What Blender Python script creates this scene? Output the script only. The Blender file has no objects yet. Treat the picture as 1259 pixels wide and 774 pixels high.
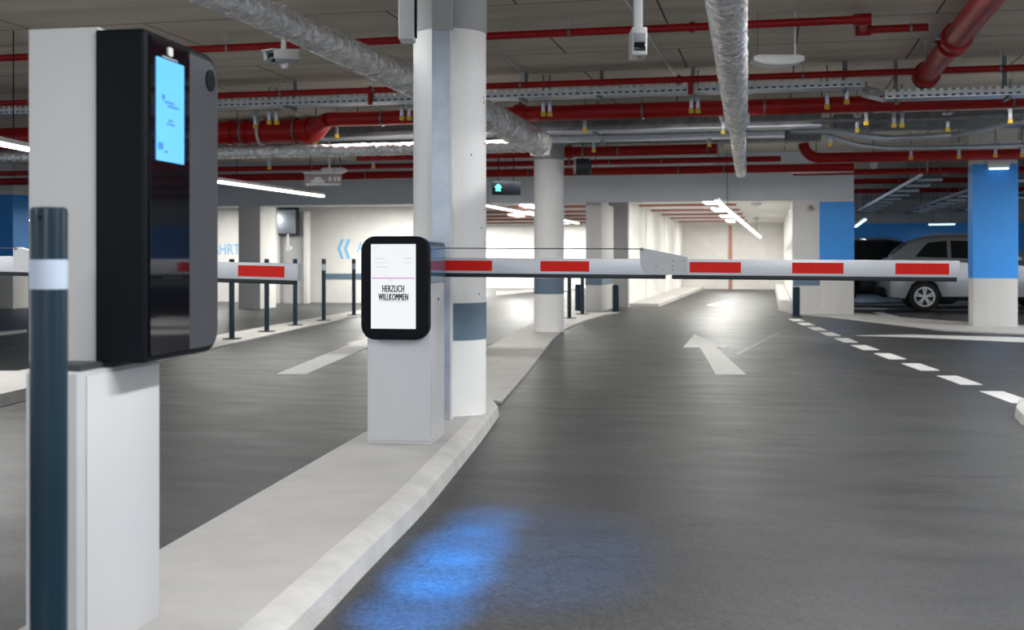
import bpy, bmesh, math, random
from mathutils import Vector, Matrix
random.seed(7)
C = bpy.context.scene.collection
PI = math.pi

# ------------------------------------------------------------------ camera, world, lights, exposure
F, CX, HOR, EYE = 1400.0, 629.5, 318.0, 1.2
YAW = math.atan(320 / F)
SA, CA = math.sin(YAW), math.cos(YAW)
RIGHT = Vector((CA, SA, 0)); FWD = Vector((-SA, CA, 0))

cam_d = bpy.data.cameras.new('camera')
cam = bpy.data.objects.new('camera', cam_d); C.objects.link(cam)
cam.location = (0, 0, EYE); cam.rotation_euler = (PI / 2, 0, YAW)
cam_d.sensor_width = 36; cam_d.lens = F / 1259 * 36
cam_d.shift_y = -(387 - HOR) / 1259
cam_d.clip_start = 0.05; cam_d.clip_end = 200
cam_d.dof.use_dof = True; cam_d.dof.focus_distance = 6.8; cam_d.dof.aperture_fstop = 3.2
bpy.context.scene.camera = cam

sc = bpy.context.scene
sc.view_settings.view_transform = 'Standard'; sc.view_settings.look = 'None'
sc.view_settings.gamma = 1; sc.view_settings.use_curve_mapping = False
sc.view_settings.exposure = 0.0
sc.cycles.use_denoising = True
sc.cycles.max_bounces = 8; sc.cycles.diffuse_bounces = 4; sc.cycles.glossy_bounces = 4
sc.cycles.transparent_max_bounces = 8
sc.cycles.sample_clamp_indirect = 6

w = bpy.data.worlds.new('world'); sc.world = w; w.use_nodes = True
bg = w.node_tree.nodes['Background']
bg.inputs[0].default_value = (0.80, 0.90, 1.0, 1); bg.inputs[1].default_value = 1.4

def P(px, Z, z):
    """point at distance Z along the view axis, on the sight line of column px, at height z"""
    v = RIGHT * ((px - CX) / F * Z) + FWD * Z
    return Vector((v.x, v.y, z))
def G(px, py, z=0.0):
    return P(px, F * (EYE - z) / (py - HOR), z)
def PZ(px, py, Z):
    return P(px, Z, EYE + (HOR - py) / F * Z)
def H(px, py, z):
    """overhead point of known height"""
    return P(px, F * (z - EYE) / (HOR - py), z)
def XatY(px, Y):
    k = (px - CX) / F
    Z = Y / (k * SA + CA)
    return Z * (k * CA - SA)

def area(name, loc, sx, sy, power, col=(1, 1, 1), rot=(0, 0, 0), parent=None, spread=None):
    d = bpy.data.lights.new(name, 'AREA'); d.shape = 'RECTANGLE'; d.size = sx; d.size_y = sy
    d.energy = power; d.color = col
    if spread: d.spread = spread
    o = bpy.data.objects.new(name, d); C.objects.link(o); o.location = loc; o.rotation_euler = rot
    if parent:
        o.parent = parent; o.location = Vector(loc) - parent.location
    return o

# ------------------------------------------------------------------ materials
MATS = {}
def mat(name, col, rough=0.5, metal=0.0, nscale=0, namt=0.0, bscale=0, bstr=0.0, emis=None, estr=0.0, col2=None, stretch=(1, 1, 1), coat=0.0, spec=None, rvar=0.0):
    m = bpy.data.materials.new(name); m.use_nodes = True
    nt = m.node_tree; b = nt.nodes['Principled BSDF']; L = nt.links
    b.inputs['Base Color'].default_value = (*col, 1)
    b.inputs['Roughness'].default_value = rough; b.inputs['Metallic'].default_value = metal
    if coat: b.inputs['Coat Weight'].default_value = coat; b.inputs['Coat Roughness'].default_value = 0.05
    if spec is not None: b.inputs['Specular IOR Level'].default_value = spec
    tc = nt.nodes.new('ShaderNodeTexCoord'); mp = nt.nodes.new('ShaderNodeMapping')
    mp.inputs['Scale'].default_value = stretch
    L.new(tc.outputs['Object'], mp.inputs['Vector'])
    if nscale == 0: nscale, namt = 6.0, 0.05
    n = nt.nodes.new('ShaderNodeTexNoise'); n.inputs['Scale'].default_value = nscale
    n.inputs['Detail'].default_value = 6; n.inputs['Roughness'].default_value = 0.6
    L.new(mp.outputs[0], n.inputs['Vector'])
    mx = nt.nodes.new('ShaderNodeMix'); mx.data_type = 'RGBA'
    c2 = col2 if col2 else tuple(c * (1 - namt * 2) for c in col)
    mx.inputs[6].default_value = (*col, 1); mx.inputs[7].default_value = (*c2, 1)
    cr = nt.nodes.new('ShaderNodeMapRange'); cr.inputs[1].default_value = 0.35; cr.inputs[2].default_value = 0.65
    L.new(n.outputs['Fac'], cr.inputs[0]); L.new(cr.outputs[0], mx.inputs[0])
    L.new(mx.outputs[2], b.inputs['Base Color'])
    if rvar:
        rr = nt.nodes.new('ShaderNodeMapRange'); rr.inputs[1].default_value = .3; rr.inputs[2].default_value = .7
        rr.inputs[3].default_value = rough - rvar; rr.inputs[4].default_value = rough + rvar
        L.new(n.outputs['Fac'], rr.inputs[0]); L.new(rr.outputs[0], b.inputs['Roughness'])
    if bstr:
        n2 = nt.nodes.new('ShaderNodeTexNoise'); n2.inputs['Scale'].default_value = bscale; n2.inputs['Detail'].default_value = 5
        L.new(mp.outputs[0], n2.inputs['Vector'])
        bp = nt.nodes.new('ShaderNodeBump'); bp.inputs['Strength'].default_value = bstr; bp.inputs['Distance'].default_value = 0.02
        L.new(n2.outputs['Fac'], bp.inputs['Height']); L.new(bp.outputs[0], b.inputs['Normal'])
    if emis:
        b.inputs['Emission Color'].default_value = (*emis, 1); b.inputs['Emission Strength'].default_value = estr
    if name.startswith('crinkled'): bp.inputs['Distance'].default_value = .05
    MATS[name] = m
    return m

def asphalt():
    m = mat('asphalt', (.034, .036, .037), .45, nscale=.8, col2=(.047, .048, .048), spec=.35, stretch=(.6, 1.3, 1), rvar=.10)
    nt = m.node_tree; L = nt.links; b = nt.nodes['Principled BSDF']
    tc = nt.nodes.new('ShaderNodeTexCoord')
    # fine grit speckle over the broad wear, and bump
    n = nt.nodes.new('ShaderNodeTexNoise'); n.inputs['Scale'].default_value = 75; n.inputs['Detail'].default_value = 6
    L.new(tc.outputs['Object'], n.inputs['Vector'])
    prev = b.inputs['Base Color'].links[0].from_socket
    mr = nt.nodes.new('ShaderNodeMapRange'); mr.inputs[1].default_value = .35; mr.inputs[2].default_value = .65
    mr.inputs[3].default_value = .6; mr.inputs[4].default_value = 1.4
    L.new(n.outputs['Fac'], mr.inputs[0])
    mul = nt.nodes.new('ShaderNodeVectorMath'); mul.operation = 'SCALE'
    L.new(prev, mul.inputs[0]); L.new(mr.outputs[0], mul.inputs['Scale'])
    # long tyre-worn streaks
    mp = nt.nodes.new('ShaderNodeMapping'); mp.inputs['Scale'].default_value = (.7, 2.2, 1)
    n3 = nt.nodes.new('ShaderNodeTexNoise'); n3.inputs['Scale'].default_value = 2.2; n3.inputs['Detail'].default_value = 8
    L.new(tc.outputs['Object'], mp.inputs[0]); L.new(mp.outputs[0], n3.inputs['Vector'])
    mr3 = nt.nodes.new('ShaderNodeMapRange'); mr3.inputs[1].default_value = .3; mr3.inputs[2].default_value = .72
    mr3.inputs[3].default_value = .90; mr3.inputs[4].default_value = 1.10
    L.new(n3.outputs['Fac'], mr3.inputs[0])
    mul2 = nt.nodes.new('ShaderNodeVectorMath'); mul2.operation = 'SCALE'
    L.new(mul.outputs[0], mul2.inputs[0]); L.new(mr3.outputs[0], mul2.inputs['Scale'])
    L.new(mul2.outputs[0], b.inputs['Base Color'])
    mrr = nt.nodes.new('ShaderNodeMapRange'); mrr.inputs[1].default_value = .3; mrr.inputs[2].default_value = .7
    mrr.inputs[3].default_value = .40; mrr.inputs[4].default_value = .50
    L.new(n3.outputs['Fac'], mrr.inputs[0]); L.new(mrr.outputs[0], b.inputs['Roughness'])
    bp = nt.nodes.new('ShaderNodeBump'); bp.inputs['Strength'].default_value = .35; bp.inputs['Distance'].default_value = .004
    L.new(n.outputs['Fac'], bp.inputs['Height']); L.new(bp.outputs[0], b.inputs['Normal'])
    return m

def concrete_ceiling():
    m = mat('board_marked_concrete', (.68, .62, .54), .85, nscale=.9, col2=(.54, .49, .42), stretch=(.5, 3, 1), bscale=25, bstr=.2)
    nt = m.node_tree; L = nt.links; b = nt.nodes['Principled BSDF']
    tc = nt.nodes.new('ShaderNodeTexCoord')
    br = nt.nodes.new('ShaderNodeTexBrick'); br.offset = 0.5
    br.inputs['Scale'].default_value = 1; br.inputs['Brick Width'].default_value = 2.5; br.inputs['Row Height'].default_value = 1.25
    br.inputs['Mortar Size'].default_value = .012; br.inputs['Mortar Smooth'].default_value = .3
    L.new(tc.outputs['Object'], br.inputs['Vector'])
    prev = b.inputs['Base Color'].links[0].from_socket
    mx = nt.nodes.new('ShaderNodeMix'); mx.data_type = 'RGBA'; mx.inputs[7].default_value = (.10, .09, .08, 1)
    L.new(br.outputs['Fac'], mx.inputs[0]); L.new(prev, mx.inputs[6]); L.new(mx.outputs[2], b.inputs['Base Color'])
    return m

def perforated():
    m = mat('galvanised_perforated', (.50, .52, .54), .45, .6, nscale=8, namt=.1)
    nt = m.node_tree; L = nt.links; b = nt.nodes['Principled BSDF']
    tc = nt.nodes.new('ShaderNodeTexCoord'); sp = nt.nodes.new('ShaderNodeSeparateXYZ')
    L.new(tc.outputs['Object'], sp.inputs[0])
    def cell(sock, period, duty):
        a = nt.nodes.new('ShaderNodeMath'); a.operation = 'DIVIDE'; a.inputs[1].default_value = period; L.new(sock, a.inputs[0])
        f = nt.nodes.new('ShaderNodeMath'); f.operation = 'FRACT'; L.new(a.outputs[0], f.inputs[0])
        g = nt.nodes.new('ShaderNodeMath'); g.operation = 'LESS_THAN'; g.inputs[1].default_value = duty; L.new(f.outputs[0], g.inputs[0])
        return g.outputs[0]
    a = cell(sp.outputs['X'], .085, .5); c = cell(sp.outputs['Y'], .085, .5); d = cell(sp.outputs['Z'], .07, .45)
    # holes on the vertical flange (x & z) and on the bottom (x & y)
    m1 = nt.nodes.new('ShaderNodeMath'); m1.operation = 'MULTIPLY'; L.new(a, m1.inputs[0]); L.new(d, m1.inputs[1])
    m2 = nt.nodes.new('ShaderNodeMath'); m2.operation = 'MULTIPLY'; L.new(m1.outputs[0], m2.inputs[0]); L.new(c, m2.inputs[1])
    m3 = nt.nodes.new('ShaderNodeMath'); m3.operation = 'SUBTRACT'; m3.inputs[0].default_value = 1; L.new(m1.outputs[0], m3.inputs[1])
    L.new(m3.outputs[0], b.inputs['Alpha'])
    return m

M = {}
M['asphalt'] = asphalt()
M['slab'] = concrete_ceiling()
M['perf'] = perforated()
M['white_paint'] = mat('white_wall_paint', (.80, .79, .76), .7, nscale=1.2, col2=(.70, .69, .67), bscale=60, bstr=.08)
M['conc_white'] = mat('whitewashed_concrete', (.66, .65, .63), .6, nscale=2.2, col2=(.60, .59, .575), stretch=(1, 1, .3), bscale=40, bstr=.15)
M['col_white'] = mat('bright_white_column_paint', (.88, .87, .85), .6, nscale=2.2, col2=(.82, .81, .795), stretch=(1, 1, .3), bscale=40, bstr=.15)
M['conc_grey'] = mat('grey_painted_concrete', (.40, .40, .40), .7, nscale=2, col2=(.34, .34, .34), bscale=40, bstr=.15)
M['beam'] = mat('pale_grey_beam_concrete', (.56, .60, .65), .6, nscale=1, col2=(.50, .54, .58), bscale=30, bstr=.12)  # bluish cast of the lighting is mixed into this base colour
M['curb_top'] = mat('cast_concrete_island', (.42, .41, .395), .62, nscale=3.2, col2=(.37, .36, .35), stretch=(1, 1.5, 1), bscale=70, bstr=.12)
M['curb_edge'] = mat('kerb_stone', (.55, .535, .51), .6, nscale=5, col2=(.45, .44, .42), bscale=60, bstr=.25)
M['band'] = mat('slate_blue_band_paint', (.13, .20, .27), .45, nscale=3, namt=.08)
M['blue'] = mat('blue_wall_paint', (.025, .30, .82), .42, nscale=2, col2=(.028, .27, .76))
M['red'] = mat('red_pipe_enamel', (.36, .004, .004), .4, nscale=3, namt=.12, spec=.3)
M['red_dull'] = mat('oxide_red_pipe', (.45, .16, .12), .6, nscale=3, namt=.1)
M['galv'] = mat('galvanised_steel', (.50, .54, .60), .38, .75, nscale=9, col2=(.42, .46, .52), bscale=20, bstr=.05)
M['galv_dark'] = mat('weathered_galvanised', (.22, .24, .26), .45, .5, nscale=6, namt=.2)
M['foil'] = mat('crinkled_foil_insulation', (.93, .93, .93), .27, .5, nscale=10, col2=(.62, .62, .63), bscale=13, bstr=1.0, rvar=.1)
M['yellow'] = mat('yellow_plastic_cap', (.75, .52, .02), .5)
M['black'] = mat('black_plastic', (.004, .005, .008), .5, spec=.12)
M['black_gloss'] = mat('black_glass', (.004, .004, .006), .04, coat=.5)
M['anthra'] = mat('anthracite_powder_coat', (.050, .052, .062), .5, spec=.3)
M['post'] = mat('dark_petrol_bollard_paint', (.006, .024, .040), .3, nscale=4, namt=.1, spec=.3)
M['reflect'] = mat('grey_reflective_tape', (.45, .52, .62), .35)
M['cabinet'] = mat('light_grey_powder_coat', (.47, .47, .47), .45, nscale=2, namt=.02)
M['cabinet_w'] = mat('white_powder_coat', (.55, .55, .56), .42, nscale=2, namt=.02)
M['taupe'] = mat('warm_grey_side_panel', (.55, .54, .53), .5, nscale=2, namt=.02)
M['hood'] = mat('glossy_blue_grey_hood', (.12, .26, .42), .14, .35, coat=.6)
M['alu'] = mat('brushed_aluminium_boom', (.62, .63, .66), .42, .15, nscale=3, namt=.04)
M['sticker'] = mat('red_reflective_sticker', (.68, .010, .004), .5, nscale=30, namt=.05, spec=.2)
M['rubber'] = mat('black_rubber', (.010, .014, .016), .6)
M['road_white'] = mat('white_road_marking', (.74, .74, .72), .6, nscale=14, col2=(.60, .60, .58), bscale=90, bstr=.2)
M['white_pl'] = mat('white_plastic', (.72, .72, .71), .4)
M['grey_pl'] = mat('grey_plastic', (.35, .36, .38), .45)
M['led'] = mat('led_diffuser', (1, 1, .97), .5, emis=(1, .99, .95), estr=7)
M['led_cold'] = mat('cold_led_diffuser', (.7, .85, 1), .5, emis=(.5, .75, 1), estr=3)
M['scr_blue'] = mat('sky_blue_screen', (.05, .2, .4), .25, emis=(.115, .48, .98), estr=1.0)
M['scr_white'] = mat('white_screen', (.3, .3, .3), .25, emis=(.82, .82, .84), estr=.85)
M['ink'] = mat('navy_ink', (.012, .022, .05), .5)
M['ink_pale'] = mat('pale_grey_ink', (.5, .5, .5), .5, emis=(.62, .66, .68), estr=.45)
M['pink'] = mat('pink_rule', (.60, .22, .50), .5, emis=(.7, .3, .6), estr=.35)
M['scr_ink'] = mat('blue_screen_ink', (.03, .12, .35), .4, emis=(.05, .25, .6), estr=.6)
M['green'] = mat('green_signal_light', (.05, .6, .4), .4, emis=(.06, .85, .5), estr=2.2)
M['cyan_paint'] = mat('light_blue_wall_lettering', (.22, .55, .85), .6)
M['cyan_pale'] = mat('pale_blue_wall_lettering', (.28, .52, .78), .6)
M['silver'] = mat('silver_car_paint', (.42, .43, .46), .30, .55, nscale=2, namt=.02, coat=.8)
M['dark_car'] = mat('black_car_paint', (.012, .014, .02), .2, .2, coat=.8)
M['glass'] = mat('tinted_car_glass', (.006, .008, .010), .05, coat=.4)
M['tyre'] = mat('tyre_rubber', (.012, .012, .012), .75)
M['rim'] = mat('alloy_rim', (.55, .55, .55), .3, .7)
M['taill'] = mat('red_tail_lamp', (.35, .01, .01), .2, coat=.5)
M['lampw'] = mat('clear_head_lamp', (.6, .6, .62), .1, coat=.5)
M['cable'] = mat('black_cable_sheath', (.02, .022, .03), .5)
M['sign'] = mat('faded_pink_sign_face', (.34, .27, .28), .5)

# ------------------------------------------------------------------ mesh helpers
class MB:
    def __init__(s): s.bm = bmesh.new()
    def _merge(s, b2):
        me = bpy.data.meshes.new('t'); b2.to_mesh(me); b2.free(); s.bm.from_mesh(me); bpy.data.meshes.remove(me)
    def box(s, O, size, ex=Vector((1, 0, 0)), ey=Vector((0, 1, 0)), ez=Vector((0, 0, 1)), bev=0, seg=2):
        """box whose corner ranges are size=((x0,x1),(y0,y1),(z0,z1)) in the frame O, ex, ey, ez"""
        b = bmesh.new(); vs = []
        for z in size[2]:
            for x, y in ((0, 0), (1, 0), (1, 1), (0, 1)):
                vs.append(b.verts.new(Vector(O) + ex * size[0][x] + ey * size[1][y] + ez * z))
        for f in ((0, 3, 2, 1), (4, 5, 6, 7), (0, 1, 5, 4), (1, 2, 6, 5), (2, 3, 7, 6), (3, 0, 4, 7)):
            b.faces.new([vs[i] for i in f])
        if bev: bmesh.ops.bevel(b, geom=list(b.edges), offset=bev, segments=seg, profile=.5, affect='EDGES')
        bmesh.ops.recalc_face_normals(b, faces=b.faces)
        s._merge(b); return s
    def wbox(s, x0, x1, y0, y1, z0, z1, bev=0):
        return s.box((0, 0, 0), ((x0, x1), (y0, y1), (z0, z1)), bev=bev)
    def prism(s, pts, vec, bev=0, top_only=False):
        b = bmesh.new(); vec = Vector(vec)
        a = [b.verts.new(Vector(p)) for p in pts]; c = [b.verts.new(Vector(p) + vec) for p in pts]
        n = len(pts)
        b.faces.new(a[::-1]); b.faces.new(c)
        for i in range(n): b.faces.new([a[i], a[(i + 1) % n], c[(i + 1) % n], c[i]])
        bmesh.ops.recalc_face_normals(b, faces=b.faces)
        if bev:
            if top_only:
                ed = [e for e in b.edges if e.verts[0] in c and e.verts[1] in c]
            else: ed = list(b.edges)
            bmesh.ops.bevel(b, geom=ed, offset=bev, segments=3, profile=.5, affect='EDGES')
        s._merge(b); return s
    def tube(s, pts, r, n=16, cap=True, jitter=0):
        pts = [Vector(p) for p in pts]; b = bmesh.new(); rings = []
        rs = r if isinstance(r, (list, tuple)) else [r] * len(pts)
        up = None
        for i, p in enumerate(pts):
            if i == 0: t = (pts[1] - p).normalized()
            elif i == len(pts) - 1: t = (p - pts[i - 1]).normalized()
            else: t = ((pts[i + 1] - p).normalized() + (p - pts[i - 1]).normalized()).normalized()
            if up is None:
                up = Vector((0, 0, 1)) if abs(t.z) < .9 else Vector((1, 0, 0))
            a = t.cross(up).normalized(); c = a.cross(t).normalized(); up = c
            ring = []
            for k in range(n):
                th = 2 * PI * k / n
                rr = rs[i] * (1 + (random.uniform(-jitter, jitter) if jitter else 0))
                ring.append(b.verts.new(p + (a * math.cos(th) + c * math.sin(th)) * rr))
            rings.append(ring)
        for i in range(len(rings) - 1):
            for k in range(n):
                b.faces.new([rings[i][k], rings[i][(k + 1) % n], rings[i + 1][(k + 1) % n], rings[i + 1][k]])
        if cap:
            b.faces.new(rings[0][::-1]); b.faces.new(rings[-1])
        bmesh.ops.recalc_face_normals(b, faces=b.faces)
        s._merge(b); return s
    def cyl(s, p0, p1, r, n=20): return s.tube([p0, p1], r, n)
    def mesh(s, me, mtx):
        b = bmesh.new(); b.from_mesh(me); b.transform(mtx); s._merge(b); return s
    def build(s, name, m, parent=None, smooth=35):
        me = bpy.data.meshes.new(name); s.bm.to_mesh(me); s.bm.free()
        me.materials.append(M[m] if isinstance(m, str) else m)
        for p in me.polygons: p.use_smooth = True
        me.set_sharp_from_angle(angle=math.radians(smooth))
        o = bpy.data.objects.new(name, me); C.objects.link(o)
        if parent:
            root = parent
            off = Matrix.Identity(4)
            while root is not None:
                off = root.matrix_basis @ off if False else off
                root = root.parent
            o.parent = parent
            me.transform(WM(parent).inverted())
        else:
            co = [v.co for v in me.vertices]
            c = Vector(((min(v.x for v in co) + max(v.x for v in co)) / 2, (min(v.y for v in co) + max(v.y for v in co)) / 2, min(v.z for v in co)))
            me.transform(Matrix.Translation(-c)); o.location = c
        return o

def WM(o):
    m = o.matrix_basis.copy()
    while o.parent: o = o.parent; m = o.matrix_basis @ m
    return m
def tag(o, label, cat, group=None):
    o['label'] = label; o['category'] = cat
    if group: o['group'] = group
    return o
def thing(name, label, cat, loc=(0, 0, 0), group=None):
    o = bpy.data.objects.new(name, None); C.objects.link(o); o.location = loc; o.empty_display_size = .2
    return tag(o, label, cat, group)
def struct(mb, name, m):
    o = mb.build(name, m); o['kind'] = 'structure'; return o
def dup(root, loc, label, rz=None, group=None):
    r = root.copy(); C.objects.link(r); r.location = loc; r['label'] = label
    if rz is not None: r.rotation_euler.z = rz
    if group: r['group'] = group
    def rec(src, dst):
        for ch in list(src.children):
            c = ch.copy(); C.objects.link(c); c.parent = dst; rec(ch, c)
    rec(root, r)
    return r
def text_mesh(txt, size, xs=1.0, ext=.001, bold=0.0, spc=1.0):
    cu = bpy.data.curves.new('txt', 'FONT'); cu.body = txt; cu.size = size; cu.extrude = ext; cu.offset = bold
    cu.space_character = spc; cu.align_x = 'CENTER'; cu.align_y = 'CENTER'; cu.space_line = .95; cu.resolution_u = 3
    o = bpy.data.objects.new('txt', cu); C.objects.link(o)
    bpy.context.view_layer.update()
    me = bpy.data.meshes.new_from_object(o); bpy.data.objects.remove(o)
    me.transform(Matrix.Diagonal((xs, 1, 1, 1)))
    return me
def frame(O, ex, ez, en):
    """matrix: local x->ex, y->ez (up on the face), z->en (out of the face)"""
    return Matrix(((ex.x, ez.x, en.x, O.x), (ex.y, ez.y, en.y, O.y), (ex.z, ez.z, en.z, O.z), (0, 0, 0, 1)))
UPZ = Vector((0, 0, 1)); XX = Vector((1, 0, 0)); YY = Vector((0, 1, 0))

# ------------------------------------------------------------------ setting
CEIL = 3.5
struct(MB().wbox(-24, 22, -8, 52, -.3, 0), 'floor', 'asphalt')
struct(MB().wbox(-24, 22, -8, 25.6, CEIL, CEIL + .3), 'ceiling', 'slab')
struct(MB().wbox(.7, 22, 25.6, 52, CEIL, CEIL + .3), 'ceiling', 'slab')
struct(MB().wbox(-24, .5, 25.6, 46.2, 2.62, 2.8), 'ceiling', 'white_paint')

# long downstand beam over the openings, with its pillars
struct(MB().wbox(-20, 1.69, 25.2, 25.6, 2.47, CEIL), 'trim_1', 'beam')
struct(MB().wbox(.43, .99, 25.2, 25.6, 0, 2.47), 'wall_right', 'conc_white')
struct(MB().wbox(.44, .99, 25.19, 25.2, .63, .80), 'trim_2', 'band')
struct(MB().wbox(.44, .64, 25.6, 45.9, 0, 2.62), 'wall_right', 'white_paint')
struct(MB().wbox(-3.62, -3.46, 28.2, 45.9, 0, 2.62), 'wall_left', 'white_paint')
struct(MB().wbox(-3.95, -3.46, 27.95, 28.2, 0, 2.62), 'wall_left', 'conc_grey')
struct(MB().wbox(-24, .64, 45.9, 46.1, 0, 2.62), 'wall_back', 'white_paint')
struct(MB().wbox(-17, -8.3, 29.3, 29.6, 0, 2.62), 'wall_back', 'white_paint')
b = MB().wbox(XatY(400, 29.3), -8.3, 29.285, 29.3, .64, .80)
struct(b, 'trim_3', 'band')
struct(MB().wbox(.9, 22, 47, 47.3, 0, CEIL), 'wall_back', 'conc_grey')
struct(MB().wbox(.9, 22, 46.97, 47.0, .9, 2.6), 'trim_4', 'blue')
struct(MB().wbox(-24, -17.2, 38, 38.3, 0, CEIL), 'wall_back', 'conc_grey')
struct(MB().wbox(-23.6, -23.3, 14, 38, 0, CEIL), 'wall_left', 'conc_grey')
struct(MB().wbox(-23.3, -23.27, 14, 38, .5, 2.3), 'trim_5', 'blue')
struct(MB().wbox(-24, -17.2, 37.97, 38, .5, 2.3), 'trim_5', 'blue')
# vertical expansion joints on the corridor wall
for yj in (32, 37.5, 42):
    struct(MB().wbox(-3.462, -3.45, yj, yj + .04, 0, 2.6), 'trim_6', 'conc_grey')

# raised kerb edges in the ramp corridor
struct(MB().prism([(-3.46, 28.2, 0), (-2.75, 28.4, 0), (-2.65, 45.9, 0), (-3.46, 45.9, 0)], (0, 0, .1), bev=.02, top_only=True), 'trim_7', 'curb_edge')
struct(MB().prism([(.43, 25.7, 0), (.15, 27, 0), (.1, 45.9, 0), (.44, 45.9, 0)], (0, 0, .28), bev=.05, top_only=True), 'trim_8', 'curb_edge')

# pillars in the beam plane (each a thing of its own)
def rect_pillar(x0, x1, y0, y1, top, m, label, bands=(), name='concrete_pillar'):
    t = thing(name, label, 'pillar', ((x0 + x1) / 2, (y0 + y1) / 2, 0))
    MB().wbox(x0, x1, y0, y1, 0, top, bev=.012).build('shaft', m, t)
    for z0, z1, mm in bands:
        MB().wbox(x0 - .006, x1 + .006, y0 - .006, y1 + .006, z0, z1).build('painted_band', mm, t)
    return t
rect_pillar(.99, 1.69, 25.17, 25.6, 2.47, 'conc_white', 'pale pillar painted blue above, beside the bright ramp opening', [(.80, 2.42, 'blue')])
x0 = XatY(293, 25.2); x1 = XatY(320, 25.2)
rect_pillar(x0, x1, 25.2, 26.1, 2.47, 'conc_white', 'plain pale grey square pillar left of the grey service door')
rect_pillar(XatY(720, 25.6), -3.77, 25.6, 27.6, 2.47, 'conc_white', 'pale pillar with dark blue band between the two ramp openings', [(.60, .80, 'band')])
rect_pillar(3.44, 4.17, 21.3, 21.8, CEIL, 'conc_white', 'large square pillar painted bright blue above, in front of the silver car', [(.86, 2.86, 'blue')])
xr = XatY(16, 24)
rect_pillar(xr - .8, xr, 24.0, 24.6, CEIL, 'conc_white', 'blue painted square pillar at the far left behind the left barrier arm', [(.86, 2.75, 'blue')])

# grey service door with frame in the back wall
t = thing('service_door', 'plain grey service door in a pale frame under the long beam', 'door', (XatY(360, 28.6), 28.6, 0))
xa, xb, xc_, xd = XatY(336, 28.6), XatY(344, 28.6), XatY(375, 28.6), XatY(380, 28.6)
MB().wbox(xb, xc_, 28.62, 28.7, 0, 2.47).build('door_leaf', 'conc_grey', t)
MB().wbox(xa, xb, 28.5, 28.7, 0, 2.47, bev=.01).build('door_frame', 'conc_white', t)
MB().wbox(xc_, xd, 28.5, 28.7, 0, 2.47, bev=.01).build('door_frame', 'conc_white', t)
struct(MB().wbox(XatY(318, 28.6), xa, 28.5, 28.7, 0, 2.62), 'wall_left', 'conc_grey')
# meter box on that door wall
t = thing('meter_box', 'pale blue-grey wall meter box with short pipe and round socket below', 'box', (XatY(354, 28.5), 28.55, 0))
Zm = 30.2
def zz(py, Z): return EYE + (HOR - py) / F * Z
MB().wbox(XatY(342, 28.5), XatY(364, 28.5), 28.42, 28.6, zz(287, Zm), zz(257, Zm), bev=.03).build('casing', 'galv', t)
MB().wbox(XatY(341, 28.5), XatY(366, 28.5), 28.5, 28.62, zz(289, Zm), zz(254, Zm), bev=.02).build('back_plate', 'anthra', t)
MB().cyl(P(354, Zm - .1, zz(288, Zm)), P(354, Zm - .1, zz(303, Zm)), .03).build('conduit', 'white_pl', t)
o_ = P(355, Zm - .1, zz(305, Zm)); MB().cyl(o_ - YY * .05, o_ + YY * .06, .075).build('socket', 'white_pl', t)

# wall lettering and chevrons (painted on the back wall)
def wall_text(px, py, txt, size, m, label, Y=29.3, xs=.8):
    Z = Y / ((px - CX) / F * SA + CA)
    O = Vector((XatY(px, Y), Y - .004, zz(py, Z)))
    o = MB().mesh(text_mesh(txt, size, xs, .001, .008), frame(O, XX, UPZ, -YY)).build('wall_lettering', m)
    return tag(o, label, 'sign')
wall_text(471, 304, 'AUSFAHRT', .38, 'cyan_pale', 'pale blue AUSFAHRT lettering on white wall beside the chevrons')
wall_text(262, 307, 'AUSFAHRT', .42, 'cyan_pale', 'pale blue AUSFAHRT lettering on white wall left of the square pillar')
for dx, nm in ((415, 'left'), (423, 'right')):
    Z = 31.2; Y = 29.3
    def q(px, py): return Vector((XatY(px, Y), Y - .012, zz(py, Z)))
    pts = [q(dx, 305.5), q(dx + 4.6, 294), q(dx + 8, 294), q(dx + 3.6, 305.5), q(dx + 8, 318), q(dx + 4.6, 318)]
    tag(MB().prism(pts, (0, .01, 0)).build('wall_chevron', 'cyan_paint'), f'light blue chevron pointing left on white wall, {nm} one of the pair', 'sign', None)

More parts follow.
